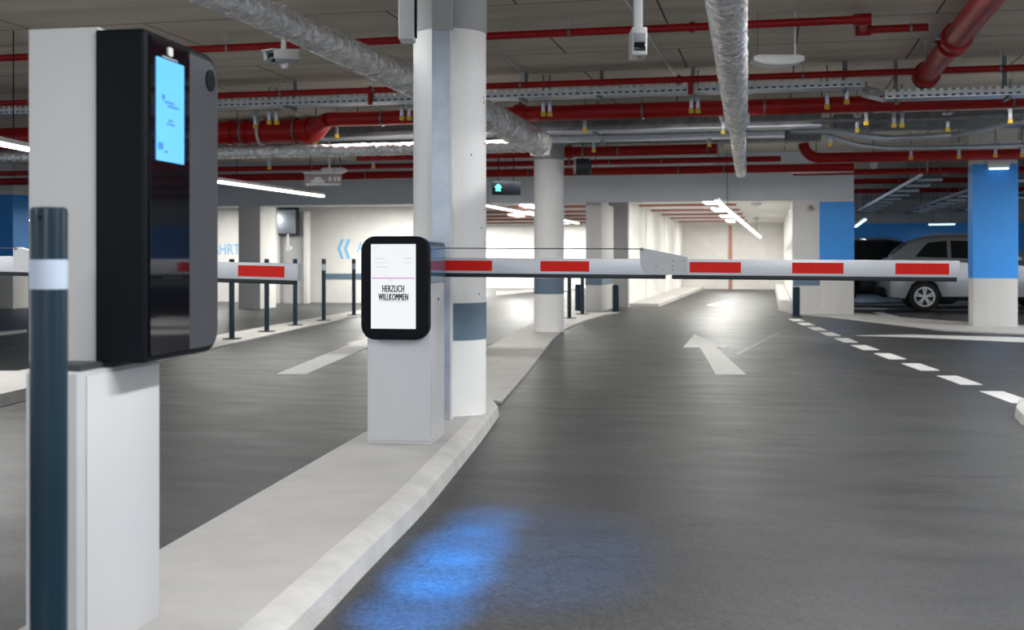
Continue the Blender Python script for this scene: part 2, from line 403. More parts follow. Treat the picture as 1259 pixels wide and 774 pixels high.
# ------------------------------------------------------------------ kerb islands and road markings
def offset_poly(pts, d):
    n = len(pts); out = []
    for i in range(n):
        p0, p1, p2 = pts[i - 1], pts[i], pts[(i + 1) % n]
        e1 = (p1 - p0).normalized(); e2 = (p2 - p1).normalized()
        n1 = Vector((-e1.y, e1.x, 0)); n2 = Vector((-e2.y, e2.x, 0))
        m_ = (n1 + n2).normalized(); c = max(.5, m_.dot(n1))
        out.append(p1 + m_ * (d / c))
    return out
def island(pts, label, left=(), h=.1, kerbw=.075, slope=.05):
    """raised kerb island: smooth concrete top, sloped kerb stones around. pts counter-clockwise"""
    pts = [Vector((p[0], p[1], 0)) for p in pts]
    cx = sum((p for p in pts), Vector()) / len(pts)
    t = thing('kerb_island', label, 'kerb', (cx.x, cx.y, 0))
    inn = offset_poly(pts, slope); inn2 = offset_poly(pts, slope + kerbw)
    b = bmesh.new(); n = len(pts)
    def ring(ps, z): return [b.verts.new((p.x, p.y, z)) for p in ps]
    r0 = ring(pts, 0); r0b = ring(offset_poly(pts, slope * .25), h * .72); r1 = ring(inn, h - .004); r2 = ring(inn2, h); r3 = ring(inn2, 0)
    for ra, rb in ((r0, r0b), (r0b, r1), (r1, r2), (r2, r3)):
        for i in range(n): b.faces.new([ra[i], ra[(i + 1) % n], rb[(i + 1) % n], rb[i]])
    bmesh.ops.recalc_face_normals(b, faces=b.faces)
    mb = MB(); mb._merge(b); mb.build('kerb_stone', 'curb_edge', t)
    MB().prism([Vector((p.x, p.y, .002)) for p in [inn[i] if i in left else inn2[i] for i in range(n)]], (0, 0, h - .001)).build('island_top', 'curb_top', t)
    return t
def g2(px, py, z=0): v = G(px, py, z); return (v.x, v.y)
def smooth_chain(ps, n=3):
    ps = [Vector((p[0], p[1], 0)) for p in ps]; out = []
    for i in range(len(ps) - 1):
        a, b_, c_, d_ = ps[max(0, i - 1)], ps[i], ps[i + 1], ps[min(len(ps) - 1, i + 2)]
        for j in range(n):
            u = j / n
            q = .5 * ((2 * b_) + (c_ - a) * u + (2 * a - 5 * b_ + 4 * c_ - d_) * u * u + (-a + 3 * b_ - 3 * c_ + d_) * u ** 3)
            out.append((q.x, q.y))
    return out + [(ps[-1].x, ps[-1].y)]
right_side = smooth_chain([(-1.25, 1.2), g2(385, 774), g2(438, 717), g2(480, 673), g2(523, 628), g2(562, 580), g2(592, 542), g2(614, 511)])
main_pts = right_side + [g2(601, 494),
            (-2.60, 8.5), (-2.57, 6.8), (-2.31, 3.9), (-2.08, 1.2)]
# island width near the camera: left edge in front of the left machine
island(main_pts, 'long pale concrete kerb island carrying the ticket machine and barrier cabinet', left=tuple(range(len(right_side), len(right_side) + 5)))
island([g2(33, 486), g2(33, 470), g2(-60, 470), g2(-140, 500), g2(-140, 530)][::-1], 'pale kerb island at the left edge of the exit lane', kerbw=.10)
island([g2(1247, 512), g2(1256, 522), g2(1330, 545), g2(1380, 500), g2(1262, 498), g2(1250, 503)], 'rounded kerb end at the right edge of the lane', kerbw=.10)

def flat(pts, name, m, label, cat, group=None, h=.006):
    v = [Vector((p[0], p[1], .0005)) for p in pts]
    o = MB().prism(v, (0, 0, h)).build(name, m); tag(o, label, cat, group); return o
# pale paved strip beyond the island
strip = [g2(560, 489), g2(616, 496), g2(622, 489), g2(637, 472), g2(650, 457), g2(660, 444), g2(670, 430), g2(680, 417), g2(692, 407), g2(706, 400), g2(724, 393),
         g2(745, 387), g2(762, 384.6), g2(722, 384.6), g2(704, 382), g2(697, 381), g2(680, 385), g2(656, 397), g2(598, 429), g2(540, 466)]
flat(strip, 'paved_strip', 'curb_edge', 'curving pale concrete strip behind the near round column', 'paving', h=.02)
# pale strip carrying the far row of bollards
bol = [(285, 418), (328, 409), (363, 401), (398, 395), (435, 388)]
bp_ = [G(px, py, .0) for px, py in bol]
d0 = (bp_[-1] - bp_[0]).normalized(); nn = Vector((-d0.y, d0.x, 0))
a0 = bp_[0] - d0 * 5; a1 = bp_[-1] + d0 * 7
flat([a0 + nn * .55, a0 - nn * .42, bp_[2] - nn * .30, a1 - nn * .32, a1 + nn * .35, bp_[2] + nn * .42][::1], 'paved_strip', 'curb_edge', 'narrow pale kerb strip under the far row of slim bollards', 'paving', h=.02)
# right-hand pale strip under the pillars
flat([g2(978, 387), g2(1020, 390), g2(1080, 397), g2(1160, 407), g2(1270, 412), g2(1400, 415), g2(1400, 400), g2(1259, 401), g2(1190, 397), g2(1110, 391), g2(1050, 385), g2(978, 383)], 'paved_strip', 'curb_edge',
     'long pale kerb strip under the blue pillars on the right', 'paving', h=.02)
flat([g2(1072, 384), g2(1084, 384), g2(1110, 390.5), g2(1096, 391)], 'parking_line', 'road_white', 'short slanted white stripe behind the kerb strip near the silver car', 'road marking')
flat([g2(1050, 380), g2(1300, 383), g2(1300, 381), g2(1050, 378.2)], 'parking_line', 'road_white', 'long white line crossing just in front of the silver car', 'road marking')
flat([g2(1050, 374.5), g2(1300, 376.5), g2(1300, 375), g2(1050, 373.2)], 'parking_line', 'road_white', 'long white line running under the silver car', 'road marking', h=.002)
flat([g2(1052, 412.5), g2(1120, 411.5), g2(1260, 415), g2(1420, 420), g2(1420, 428), g2(1262, 421), g2(1180, 417), g2(1120, 414.5)], 'road_line', 'road_white', 'long solid white line beyond the dashes, in front of the blue pillar', 'road marking')
arrow = [(853.4, 411.2), (840, 427.2), (860, 427.2), (879.7, 460.7), (917.7, 460.7), (880.5, 427.2), (896, 427.2)]
flat([g2(*p) for p in arrow], 'lane_arrow', 'road_white', 'white arrow pointing ahead in the middle of the right lane', 'road marking')
arrow = [(482, 407), (424, 422.5), (432, 422.5), (339.5, 460), (376, 460), (463, 422.5), (486, 422.5)]
flat([g2(*p) for p in arrow], 'lane_arrow', 'road_white', 'white arrow in the left lane, partly behind the barrier cabinet', 'road marking')
flat([g2(*p) for p in [(893, 370), (868, 375), (878, 376.2), (898, 376.2), (905, 374)]], 'lane_arrow', 'road_white', 'small far white arrow at the mouth of the bright ramp', 'road marking')
flat([g2(0, 412), g2(33, 408), g2(33, 405), g2(-40, 412)], 'road_line', 'road_white', 'thin white road line left of the ticket machine', 'road marking')
# ramp kerb lines seen through the middle opening
flat([g2(610, 364), g2(657, 360), g2(700, 358.5), g2(700, 356.5), g2(657, 357.5), g2(610, 359)], 'ramp_kerb', 'curb_edge', 'pale curved kerb crossing the ramp behind the far round column', 'kerb', h=.05)
ordn = ['nearest', 'second nearest', 'third nearest', 'fourth nearest', 'fifth nearest', 'sixth nearest', 'seventh nearest', 'eighth nearest', 'ninth nearest', 'farthest']
xcs = [4.29, 4.41, 4.52, 4.64, 4.76, 4.91, 5.06, 5.22, 5.39, 5.56]
for k in range(10):
    Zc = 9.87 + 1.375 * k; xc = xcs[k]
    sl = .094 if k < 5 else .12
    pts = []
    for dz, sx in ((-.41, -1), (-.41, 1), (.41, 1), (.41, -1)):
        v = RIGHT * (xc + sl * dz + sx * .105) + FWD * (Zc + dz); pts.append((v.x, v.y))
    flat(pts, 'lane_dash', 'road_white', f'white lane dash, {ordn[k]} of the dashed line on the right', 'road marking', 'white dashes of the lane line')
# thin scratch line beside the arrow
flat([g2(903, 436), g2(908, 436), g2(958, 409), g2(955, 409)], 'floor_groove', 'galv_dark', 'thin grey seam line running off the tail of the lane arrow', 'road marking', h=.002)

# ------------------------------------------------------------------ round columns
def round_column(cx, cy, r, label, base=.0, channel=False):
    t = thing('round_column', label, 'column', (cx, cy, base))
    MB().tube([(cx, cy, base), (cx, cy, 2.81)], r, 56).build('shaft', 'col_white', t)
    MB().tube([(cx, cy, 2.81), (cx, cy, CEIL)], r + .004, 56).build('grey_collar', 'conc_grey', t)
    MB().tube([(cx, cy, .63), (cx, cy, .89)], r + .003, 56).build('painted_band', 'band', t)
    return t
v = P(553, 8.2, 0)
col = round_column(v.x, v.y, .262, 'thick round white column on the kerb island behind the barrier cabinet', .095)
for a_, z_ in ((-.35, 2.35), (-.35, 2.31), (-.33, 2.02), (-.9, 1.93), (-.25, 1.55), (-.5, 1.42), (-.15, 1.32), (-.45, 1.12), (-.2, 1.30), (-.6, .95), (-1.9, 2.1), (-2.0, 1.6)):
    dr = (RIGHT * math.cos(a_) + FWD * math.sin(a_)); pc = Vector((v.x, v.y, z_)) + dr * .2615
    MB().cyl(pc, pc + dr * .0022, .006, 10).build('anchor_hole', 'anthra', col)
# steel cable channel in front of it, ~parallel to view
ca, cb = P(531, 7.78, 0), P(554, 7.78, 0)
ex = (cb - ca).normalized(); ey = Vector((-ex.y, ex.x, 0)); wdt = (cb - ca).length
MB().box(ca, ((0, wdt), (0, .22), (.1, 2.76)), ex, ey).build('cable_channel', 'galv', col)
MB().box(ca, ((wdt - .004, wdt + .010), (-.006, .22), (.1, 2.76)), ex, ey).build('channel_edge', 'white_pl', col)
MB().box(ca, ((0, wdt + .008), (-.002, .22), (2.762, CEIL)), ex, ey).build('channel_collar', 'conc_grey', col)
v = P(675, 18.6, 0)
round_column(v.x, v.y, .245, 'round white column with blue band standing beyond the barrier arm', .018)

# ------------------------------------------------------------------ bollards
def bollard(loc, h, r, label, group, base_z=0):
    t = thing('bollard', label, 'bollard', loc, group)
    x, y, z = loc
    MB().tube([(x, y, z), (x, y, z + h - .02), (x, y, z + h - .005), (x, y, z + h)], [r, r, r * .92, r * .7], 24).build('post', 'post', t)
    MB().tube([(x, y, z + h - .22), (x, y, z + h - .10)], r + .0015, 24).build('reflective_band', 'reflect', t)
    MB().tube([(x, y, z), (x, y, z + .012)], .14, 24).build('base_plate', 'anthra', t)
    return t
nm = ['nearest', 'second nearest', 'middle', 'fourth', 'farthest']
b0 = bollard(tuple(bp_[0] + Vector((0, 0, .02))), 1.18, .04, 'slim dark bollard, nearest of the far row left of the cabinet', 'slim bollards along the far kerb strip')
for i in range(1, 5):
    dup(b0, bp_[i] + Vector((0, 0, .02)), f'slim dark bollard, {nm[i]} of the far row left of the cabinet')
v = G(700, 391, .02); dup(b0, v, 'slim dark bollard on the pale strip just right of the far column', group='slim bollards beyond the barrier arm')
v = G(716, 386, .02); dup(b0, v, 'slim dark bollard beside the pillar between the ramp openings', group='slim bollards beyond the barrier arm')
# short thick guard posts
def guard(px, py, label):
    v = G(px, py)
    t = thing('guard_post', label, 'bollard', v, 'short dark guard posts at the openings')
    MB().tube([v, v + UPZ * .60, v + UPZ * .62], [.075, .075, .06], 24).build('post', 'post', t)
    MB().tube([v, v + UPZ * .02], .10, 24).build('base_plate', 'anthra', t)
guard(979, 389, 'short thick dark post at the right jamb of the bright ramp')
guard(757, 384, 'short thick dark post in front of the pillar between openings, right one')
guard(711, 382.5, 'short thick dark post left of the pillar between openings')

# the near bollard in front of the ticket machine
v = P(60, 2.72, .095)
t = thing('bollard', 'big dark bollard with pale reflective band in front of the ticket machine', 'bollard', v)
zt = zz(255, 2.72); r_ = 22 / F * 2.72
MB().tube([v, Vector((v.x, v.y, zt - .012)), Vector((v.x, v.y, zt - .003)), Vector((v.x, v.y, zt))], [r_, r_, r_ * .96, r_ * .85], 40).build('post', 'post', t)
MB().tube([Vector((v.x, v.y, zz(355, 2.72))), Vector((v.x, v.y, zz(319, 2.72)))], r_ + .0012, 40).build('reflective_band', 'reflect', t)
MB().tube([v, v + UPZ * .01], .11, 32).build('base_plate', 'anthra', t)
pv = PZ(50, 268, 2.72 - r_ * .9); MB().cyl(pv - FWD * .006, pv + FWD * .01, .0055, 12).build('screw', 'black', t)

# ------------------------------------------------------------------ ticket machine (left foreground)
k_ = 225.5 / F
E1 = (RIGHT * k_ + FWD).normalized()            # along the island
E2 = Vector((E1.y, -E1.x, 0))                   # towards the right-hand lane
def rrect(u0, u1, z0, z1, radii, n=7):
    """rounded rectangle in (u,z); radii = (u0z0, u1z0, u1z1, u0z1)"""
    out = []
    for (cu, cz, sx, sz, r, a0) in ((u0, z0, 1, 1, radii[0], PI), (u1, z0, -1, 1, radii[1], 1.5 * PI), (u1, z1, -1, -1, radii[2], 0), (u0, z1, 1, -1, radii[3], .5 * PI)):
        for i in range(n + 1):
            a = a0 + (PI / 2) * i / n
            out.append((cu + sx * r + r * math.cos(a), cz + sz * r + r * math.sin(a)))
    return out
O = P(181, 3.2, 0)                               # near front corner of the head
def L3(O, u, w_, z): return O + E1 * u + E2 * w_ + UPZ * z
def slab_uz(O, prof, w0, w1, bev=0):
    return MB().prism([L3(O, u, w0, z) for u, z in prof], E2 * (w1 - w0), bev=bev)
tm = thing('ticket_machine', 'tall ticket machine with black head and blue screen on grey pedestal, left foreground', 'ticket machine', L3(O, .1, -.2, .095))
zb, zt = .905, 1.850
def bevprism(prof, O, w0, w1, r, both=True):
    b = bmesh.new()
    a = [b.verts.new(L3(O, u, w0, z)) for u, z in prof]; c = [b.verts.new(L3(O, u, w1, z)) for u, z in prof]
    n = len(prof)
    b.faces.new(a[::-1]); b.faces.new(c)
    for i in range(n): b.faces.new([a[i], a[(i + 1) % n], c[(i + 1) % n], c[i]])
    bmesh.ops.recalc_face_normals(b, faces=b.faces)
    cs = set(c); ed = [e for e in b.edges if e.verts[0] in cs and e.verts[1] in cs]
    bmesh.ops.bevel(b, geom=ed, offset=r, segments=6, profile=.5, affect='EDGES')
    mb = MB(); mb._merge(b); return mb
bevprism(rrect(0, .50, zb, zt, (.012, .075, .085, .012)), O, -.155, -.004, .018).build('head_shell', 'black', tm, smooth=50)
slab_uz(O, rrect(.006, .40, zb - .006, zt + .008, (.006, .01, .01, .006), 3), -.365, -.153).build('head_casing', 'taupe', tm)
gp = slab_uz(O, rrect(.020, .272, zb + .02, zt - .012, (.012, .004, .004, .012), 4), -.02, .000).build('glass_front', 'black_gloss', tm)
gr_ = slab_uz(O, rrect(.272, .478, zb + .02, zt - .025, (.004, .06, .07, .004), 7), -.02, .000).build('grey_front', 'anthra', tm)
scr = slab_uz(O, rrect(.052, .228, 1.483, 1.779, (.003,) * 4, 2), -.01, .003).build('screen', 'scr_blue', gp)
slab_uz(O, rrect(.125, .152, 1.793, 1.818, (.004,) * 4, 3), -.01, .004).build('card_reader_light', 'white_pl', gp)
slab_uz(O, rrect(.09, .19, 1.783, 1.788, (.001,) * 4, 2), -.01, .002).build('status_bar', 'grey_pl', gp)
for (u0, u1, z0, z1) in ((.085, .10, 1.66, 1.675), (.10, .16, 1.652, 1.658), (.12, .19, 1.642, 1.648), (.125, .15, 1.60, 1.606), (.115, .165, 1.590, 1.595), (.06, .09, 1.515, 1.535), (.10, .12, 1.508, 1.514)):
    slab_uz(O, rrect(u0, u1, z0, z1, (.001,) * 4, 1), .002, .0045).build('screen_mark', 'scr_ink', scr)
sp_ = L3(O, .42, 0, 1.765)
MB().tube([sp_ - E2 * .01, sp_ + E2 * .004], .034, 28).build('speaker_grille', 'black', gr_)
# receipt slot on the lower glass
slab_uz(O, rrect(.09, .22, 1.14, 1.15, (.002,) * 4, 2), -.01, .002).build('ticket_slot', 'black', gp)
Op = P(95, 3.06, 0)
MB().box(Op, ((-.152, -.001), (0, .48), (.10, .892)), E2, E1, UPZ, bev=.006).build('pedestal', 'cabinet', tm)
MB().box(Op, ((-.001, .003), (.045, .47), (.10, .880)), E2, E1, UPZ, bev=.002).build('pedestal_door', 'cabinet_w', tm)
MB().box(Op, ((-.12, -.02), (.05, .43), (.88, .91)), E2, E1, UPZ).build('pedestal_neck', 'anthra', tm)

# ------------------------------------------------------------------ barrier cabinet with display (centre)
O = P(528.8, 6.75, 0)
bc = thing('barrier_cabinet', 'white barrier cabinet with black rounded display reading HERZLICH WILLKOMMEN', 'barrier cabinet', L3(O, .19, -.19, .095))
MB().box(O, ((-.385, 0), (0, .385), (.115, 1.07)), E2, E1, UPZ, bev=.006).build('housing', 'cabinet_w', bc)
MB().box(O, ((-.387, .002), (-.002, .387), (.098, .116)), E2, E1, UPZ).build('plinth', 'cabinet', bc)
MB().box(O, ((.0, .003), (.035, .375), (.14, 1.05)), E2, E1, UPZ, bev=.001).build('side_door', 'cabinet_w', bc)
lk = L3(O, .20, .003, .955)
MB().tube([lk - E2 * .004, lk + E2 * .004], .008, 14).build('lock', 'black', bc)
# hood, rounded top
prof = rrect(-.388, .004, 1.055, 1.325, (.006, .006, .06, .06), 8)
MB().prism([L3(O, .0, w_, z) for w_, z in prof], E1 * .40, bev=0).build('hood', 'hood', bc)
# display head
def face_prism(prof, u0, u1, r):
    b = bmesh.new()
    a = [b.verts.new(L3(O, u1, w_, z)) for w_, z in prof]; c = [b.verts.new(L3(O, u0, w_, z)) for w_, z in prof]
    n = len(prof); b.faces.new(a[::-1]); b.faces.new(c)
    for i in range(n): b.faces.new([a[i], a[(i + 1) % n], c[(i + 1) % n], c[i]])
    bmesh.ops.recalc_face_normals(b, faces=b.faces)
    if r:
        cs = set(c); ed = [e for e in b.edges if e.verts[0] in cs and e.verts[1] in cs]
        bmesh.ops.bevel(b, geom=ed, offset=r, segments=5, profile=.5, affect='EDGES')
    mb = MB(); mb._merge(b); return mb
dh = face_prism(rrect(-.405, .004, .722, 1.334, (.085,) * 4, 9), -.07, .0, .012).build('display_head', 'black', bc, smooth=50)
cxw = -.2055
ds = face_prism(rrect(cxw - .136, cxw + .136, .788, 1.287, (.002,) * 4, 1), -.072, -.06, 0).build('screen', 'scr_white', dh)
face_prism(rrect(cxw - .13, cxw + .13, 1.083, 1.089, (.001,) * 4, 1), -.0735, -.07, 0).build('pink_line', 'pink', ds)
def scr_text(txt, wid, hgt, z, m, bold=.0, name='lettering'):
    oo = L3(O, -.0722, cxw, z)
    me = text_mesh(txt, 1, 1, .02, 0, 1.12)
    xs_ = [v.co.x for v in me.vertices]; ys_ = [v.co.y for v in me.vertices]
    me.transform(Matrix.Diagonal((wid / (max(xs_) - min(xs_)), hgt / (max(ys_) - min(ys_)), .03, 1)) @ Matrix.Translation((-(max(xs_) + min(xs_)) / 2, -(max(ys_) + min(ys_)) / 2, 0)))
    mb = MB()
    for d_ in (-.0016, -.0008, 0, .0008, .0016): mb.mesh(me, frame(oo + E2 * d_ + UPZ * abs(d_) * .3 - E1 * abs(d_) * .05, E2, UPZ, -E1))
    mb.build(name, m, ds)
scr_text('HERZLICH', .130, .040, 1.024, 'ink', .014)
scr_text('WILLKOMMEN', .178, .040, .975, 'ink', .014)
for (a_, b_, z) in ((-.085, .085, .947), (-.11, -.045, 1.20), (-.11, -.035, 1.175), (-.11, -.03, 1.15), (.06, .115, 1.20), (.06, .11, 1.175), (-.118, -.09, 1.262)):
    face_prism(rrect(cxw + a_, cxw + b_, z, z + .004, (.0005,) * 4, 1), -.0728, -.07, 0).build('faint_text_line', 'ink_pale', ds)
face_prism([(cxw - .022, 1.078), (cxw - .004, 1.078), (cxw - .013, 1.066)], -.0735, -.07, 0).build('small_mark', 'ink_pale', ds)

# ------------------------------------------------------------------ barrier arms
def arm(A, B, h0, segs, reds, wire, plate, label, name='boom_barrier', gap=None):
    """A,B: points on the arm's top edge (world); t runs 0..1 by distance"""
    ex = (B - A).normalized(); L_ = (B - A).length
    ey = Vector((-ex.y, ex.x, 0)).normalized(); ez = ex.cross(ey)
    t = thing(name, label, 'barrier arm', A - UPZ * .12)
    for s0, s1 in segs:
        bb = MB().box(A, ((s0, s1), (0, .045), (-h0, 0)), ex, ey, ez, bev=.004).build('boom', 'alu', t)
    for s0, s1 in gap:
        MB().box(A, ((s0, s1), (.006, .04), (-h0 - .024, -h0 + .002)), ex, ey, ez, bev=.004).build('rubber_edge', 'rubber', t)
    for s0, s1 in reds:
        MB().box(A, ((s0, s1), (-.0015, .0465), (-h0 * .83, -h0 * .17)), ex, ey, ez).build('red_marking', 'sticker', t)
    if wire:
        w0, w1, zz0 = wire
        MB().cyl(A + ex * w0 + ey * .02 + UPZ * zz0, A + ex * w1 + ey * .02 + UPZ * zz0, .0032, 8).build('tension_wire', 'anthra', t)
    if plate:
        p0, p1 = plate
        prof = [(0, .06), (.012, .066), (.06, .058), (p1 - p0, .012), (p1 - p0, -h0 + .002), (.09, -h0 + .002), (.05, -h0 + .012), (.02, -h0 + .035), (.004, -h0 + .07)]
        pl = MB().prism([A + ex * (p0 + a) + ez * b - ey * .006 for a, b in prof], ey * .058).build('hinge_plate', 'cabinet', t)
        for a, b in ((.012, .058),):
            q_ = A + ex * (p0 + a) + ez * b; MB().cyl(q_ - ey * .012, q_ + ey * .055, .010, 14).build('pivot', 'galv_dark', pl)
        for a, b in ((.2, -.012), (.2, -.04), (.2, -.065), (.27, -.012), (.27, -.065), (.10, -.045)):
            q_ = A + ex * (p0 + a) + ez * b; MB().cyl(q_ - ey * .009, q_ - ey * .004, .0045, 8).build('bolt', 'galv_dark', pl)
    return t
A = PZ(522, 316.5, 7.20); B = PZ(1180, 320.3, 6.55)
LA = (B - A).length
def s_at(px, A=A, B=B):
    # distance along arm where column px falls
    ra, rb = A - Vector((0, 0, EYE)), B - Vector((0, 0, EYE))
    lo, hi = 0., 1.2
    for _ in range(40):
        m_ = (lo + hi) / 2; q = A + (B - A) * m_
        p = CX + F * q.dot(RIGHT) / q.dot(FWD)
        if p < px: lo = m_
        else: hi = m_
    return lo * (B - A).length
S = s_at
bt = arm(A, B, .097, [(0, S(822)), (S(826), LA)], [(S(545), S(605)), (S(664.5), S(724.5)), (S(848), S(911)), (S(974), S(1037)), (S(1101), S(1167))],
         (S(540), S(789), .060), (S(786.5), S(845)), 'main white barrier arm with red markings across the right lane, folding joint midway', gap=[(0, S(818)), (S(826), S(1177))])
# arm drive hub behind cabinet
hb = L3(P(528.8, 6.75, 0), .39, -.10, 1.15)
MB().tube([hb, hb + E1 * .10], .055, 24).build('drive_hub', 'galv_dark', bc)

A2 = PZ(-130, 311.5, 7.6); B2 = PZ(366, 324, 6.7)
L2 = (B2 - A2).length
S2 = lambda px: s_at(px, A2, B2)
arm(A2, B2, .100, [(0, L2)], [(S2(293), S2(350)), (S2(170), S2(230)), (S2(60), S2(110))], None, None, 'left barrier arm behind the ticket machine, ending near the bollards', gap=[(0, L2 - .02)])
# its raised hinge plate at the left frame edge
lft = [o for o in C.objects if o.get('label', '').startswith('left barrier arm')][0]
ex = (B2 - A2).normalized(); ey = Vector((-ex.y, ex.x, 0)).normalized(); ez = ex.cross(ey)
s0 = S2(17); prof = [(0, .055), (.02, .06), (.30, .01), (.30, -.098), (.02, -.098), (0, -.07)]
MB().prism([A2 + ex * (s0 + a) + ez * b - ey * .006 for a, b in prof], ey * .058).build('hinge_plate', 'cabinet', lft)
q_ = A2 + ex * (s0 + .018) + ez * .052
MB().cyl(q_ - ey * .012, q_ + ey * .055, .010, 14).build('pivot', 'galv_dark', lft)
MB().cyl(A2 + ex * .1 + ey * .02 + ez * .055, q_ + ey * .02, .0032, 8).build('tension_wire', 'anthra', lft)
# cabinet that carries the left arm (outside the frame, on the left kerb)
cb0 = A2 - ex * .1
t = thing('barrier_cabinet', 'plain grey barrier cabinet at the far left carrying the left arm', 'barrier cabinet', (cb0.x, cb0.y, 0))
MB().box((cb0.x, cb0.y, 0), ((-.3, .08), (-.36, -.01), (0, 1.12)), XX, YY, UPZ, bev=.01).build('housing', 'cabinet_w', t)
MB().box((cb0.x, cb0.y, 0), ((-.3, .08), (-.36, .0), (1.12, 1.3)), XX, YY, UPZ, bev=.03).build('hood', 'hood', t)

# ------------------------------------------------------------------ overhead services
def xpipe(px_ref, py_ref, z, r, px0, px1, m, name, label, cat='pipe', clamps=0, rods=(), coup=()):
    v = H(px_ref, py_ref, z); Y = v.y
    x0, x1 = XatY(px0, Y), XatY(px1, Y)
    t = thing(name, label, cat, ((x0 + x1) / 2, Y, z - r))
    MB().tube([(x0, Y, z), (x1, Y, z)], r, 24).build('pipe', m, t)
    for px in coup:
        x = XatY(px, Y); MB().tube([(x - r * .7, Y, z), (x + r * .7, Y, z)], r * 1.28, 24).build('coupling', m, t)
        MB().box((x, Y, z), ((-r * .25, r * .25), (-r * .25, r * .25), (-r * 1.6, r * 1.6)), bev=.003).build('coupling_bolt', 'galv_dark', t)
    for px in rods:
        x = XatY(px, Y)
        MB().tube([(x - .012, Y, z), (x + .012, Y, z)], r * 1.14, 24).build('pipe_clamp', 'galv_dark', t)
        MB().cyl((x, Y, z + r), (x, Y, CEIL), .006, 8).build('hanger_rod', 'galv', t)
    return t, Y, x0, x1
tA, YA, xa0, xa1 = xpipe(702, 40, 3.35, .037, -80, 1058, 'red', 'sprinkler_pipe', 'thin red sprinkler pipe nearest the camera, high across the ceiling', rods=(700, 560, 280, 420), coup=(851, 1052))
# the pipe steps forward to a second length that runs to the fat diagonal pipe
Yn = H(1080, 36, 3.33).y
xj = XatY(1064, YA)
MB().tube([(xa1 - .02, YA, 3.35), (xj + .05, YA, 3.35)], .055, 20).build('elbow', 'red', tA)
MB().tube([(xj, YA, 3.35), (xj, Yn, 3.33)], .040, 20).build('connector', 'red', tA)
x2 = H(1142, 32, 3.33).x
tN = thing('sprinkler_pipe', 'short thin red pipe joining the fat diagonal pipe at upper right', 'pipe', (xj, Yn, 3.29))
MB().tube([(xj - .06, Yn, 3.33), (xj + .08, Yn, 3.33)], .055, 20).build('elbow', 'red', tN)
MB().tube([(xj, Yn, 3.33), (x2, Yn, 3.33)], .036, 20).build('pipe', 'red', tN)
xm = H(1120, 34, 3.33).x
MB().cyl((xm, Yn, 3.36), (xm, Yn, CEIL), .006, 8).build('hanger_rod', 'galv', tN)
MB().tube([(xm - .012, Yn, 3.33), (xm + .012, Yn, 3.33)], .043, 20).build('pipe_clamp', 'galv_dark', tN)
tB, YB, xb0, xb1 = xpipe(800, 99, 3.3, .037, -80, 1420, 'red', 'sprinkler_pipe', 'thin red sprinkler pipe just above the perforated cable tray', rods=(345, 460, 640, 987, 1230), coup=(455, 835, 1133))
for px in (455, 849):
    x = XatY(px, YB); MB().tube([(x, YB, 3.3), (x, YB, 3.12)], .03, 14).build('drop_pipe', 'red', tB)
# fat diagonal pipe, upper right
p0 = H(1213, 0, 3.28); p1 = H(1139, 92, 3.28)
dd = (p0 - p1).normalized()
t = thing('red_main_pipe', 'fat glossy red pipe coming towards the camera at upper right', 'pipe', p1)
MB().tube([p1, p0 + dd * 3], .115, 32).build('pipe', 'red', t)
MB().tube([p1 - dd * .10, p1 + dd * .06], .15, 32).build('flange', 'red', t)
for s_ in (1.95, 2.25):
    q_ = p1 + dd * s_; MB().tube([q_ - dd * .035, q_ + dd * .035], .145, 32).build('coupling', 'red', t)
    for sx in (-1, 1):
        c_ = q_ + Vector((dd.y, -dd.x, 0)) * (.16 * sx); MB().box(c_, ((-.03, .03), (-.03, .03), (-.02, .02)), bev=.004).build('coupling_bolt', 'galv_dark', t)
q_ = p1 + dd * 1.0
for ss in (-1, 1):
    c_ = q_ + Vector((dd.y, -dd.x, 0)) * (.13 * ss); MB().cyl(c_, Vector((c_.x, c_.y, CEIL)), .007, 8).build('hanger_rod', 'galv', t)
# main pipe etc.
tM, YM, xm0, xm1 = xpipe(800, 135.5, 3.1, .100, 405, 1420, 'red', 'red_main_pipe', 'thick red main pipe directly under the perforated cable tray', rods=(470, 790, 940, 1245), coup=(640, 905))
t_, YV, xv0, xv1 = xpipe(330, 162, 3.0, .165, -80, 385, 'red', 'red_header_pipe', 'very fat red header pipe at upper left behind the ticket machine', rods=(300, 365), coup=())
for px in (285, 303, 363, 378):
    x = XatY(px, YV); MB().tube([(x - .04, YV, 3.0), (x + .04, YV, 3.0)], .185, 28).build('coupling', 'red', t_)
MB().tube([(xv1, YV, 3.0), (xm0 - .02, YM, 3.1)], [.165, .098], 28).build('reducer', 'red', t_)
x = XatY(322, YV); MB().tube([(x - .015, YV, 3.0), (x + .015, YV, 3.0)], .19, 28).build('strap', 'white_pl', t_)
xpipe(740, 186, 3.0, .085, 440, 882, 'red', 'red_pipe', 'thick red pipe ending in a bend left of the right duct, upper of three', rods=(760, 870), coup=(700,))
xpipe(800, 198, 2.95, .05, -80, 960, 'red', 'red_pipe', 'slimmer red pipe in the middle of three above the long beam', rods=(700, 749, 813), coup=())
xpipe(800, 209.5, 2.9, .078, -80, 1050, 'red', 'red_pipe', 'red pipe lowest of three, just above the long beam', rods=(450, 650, 834, 890), coup=())
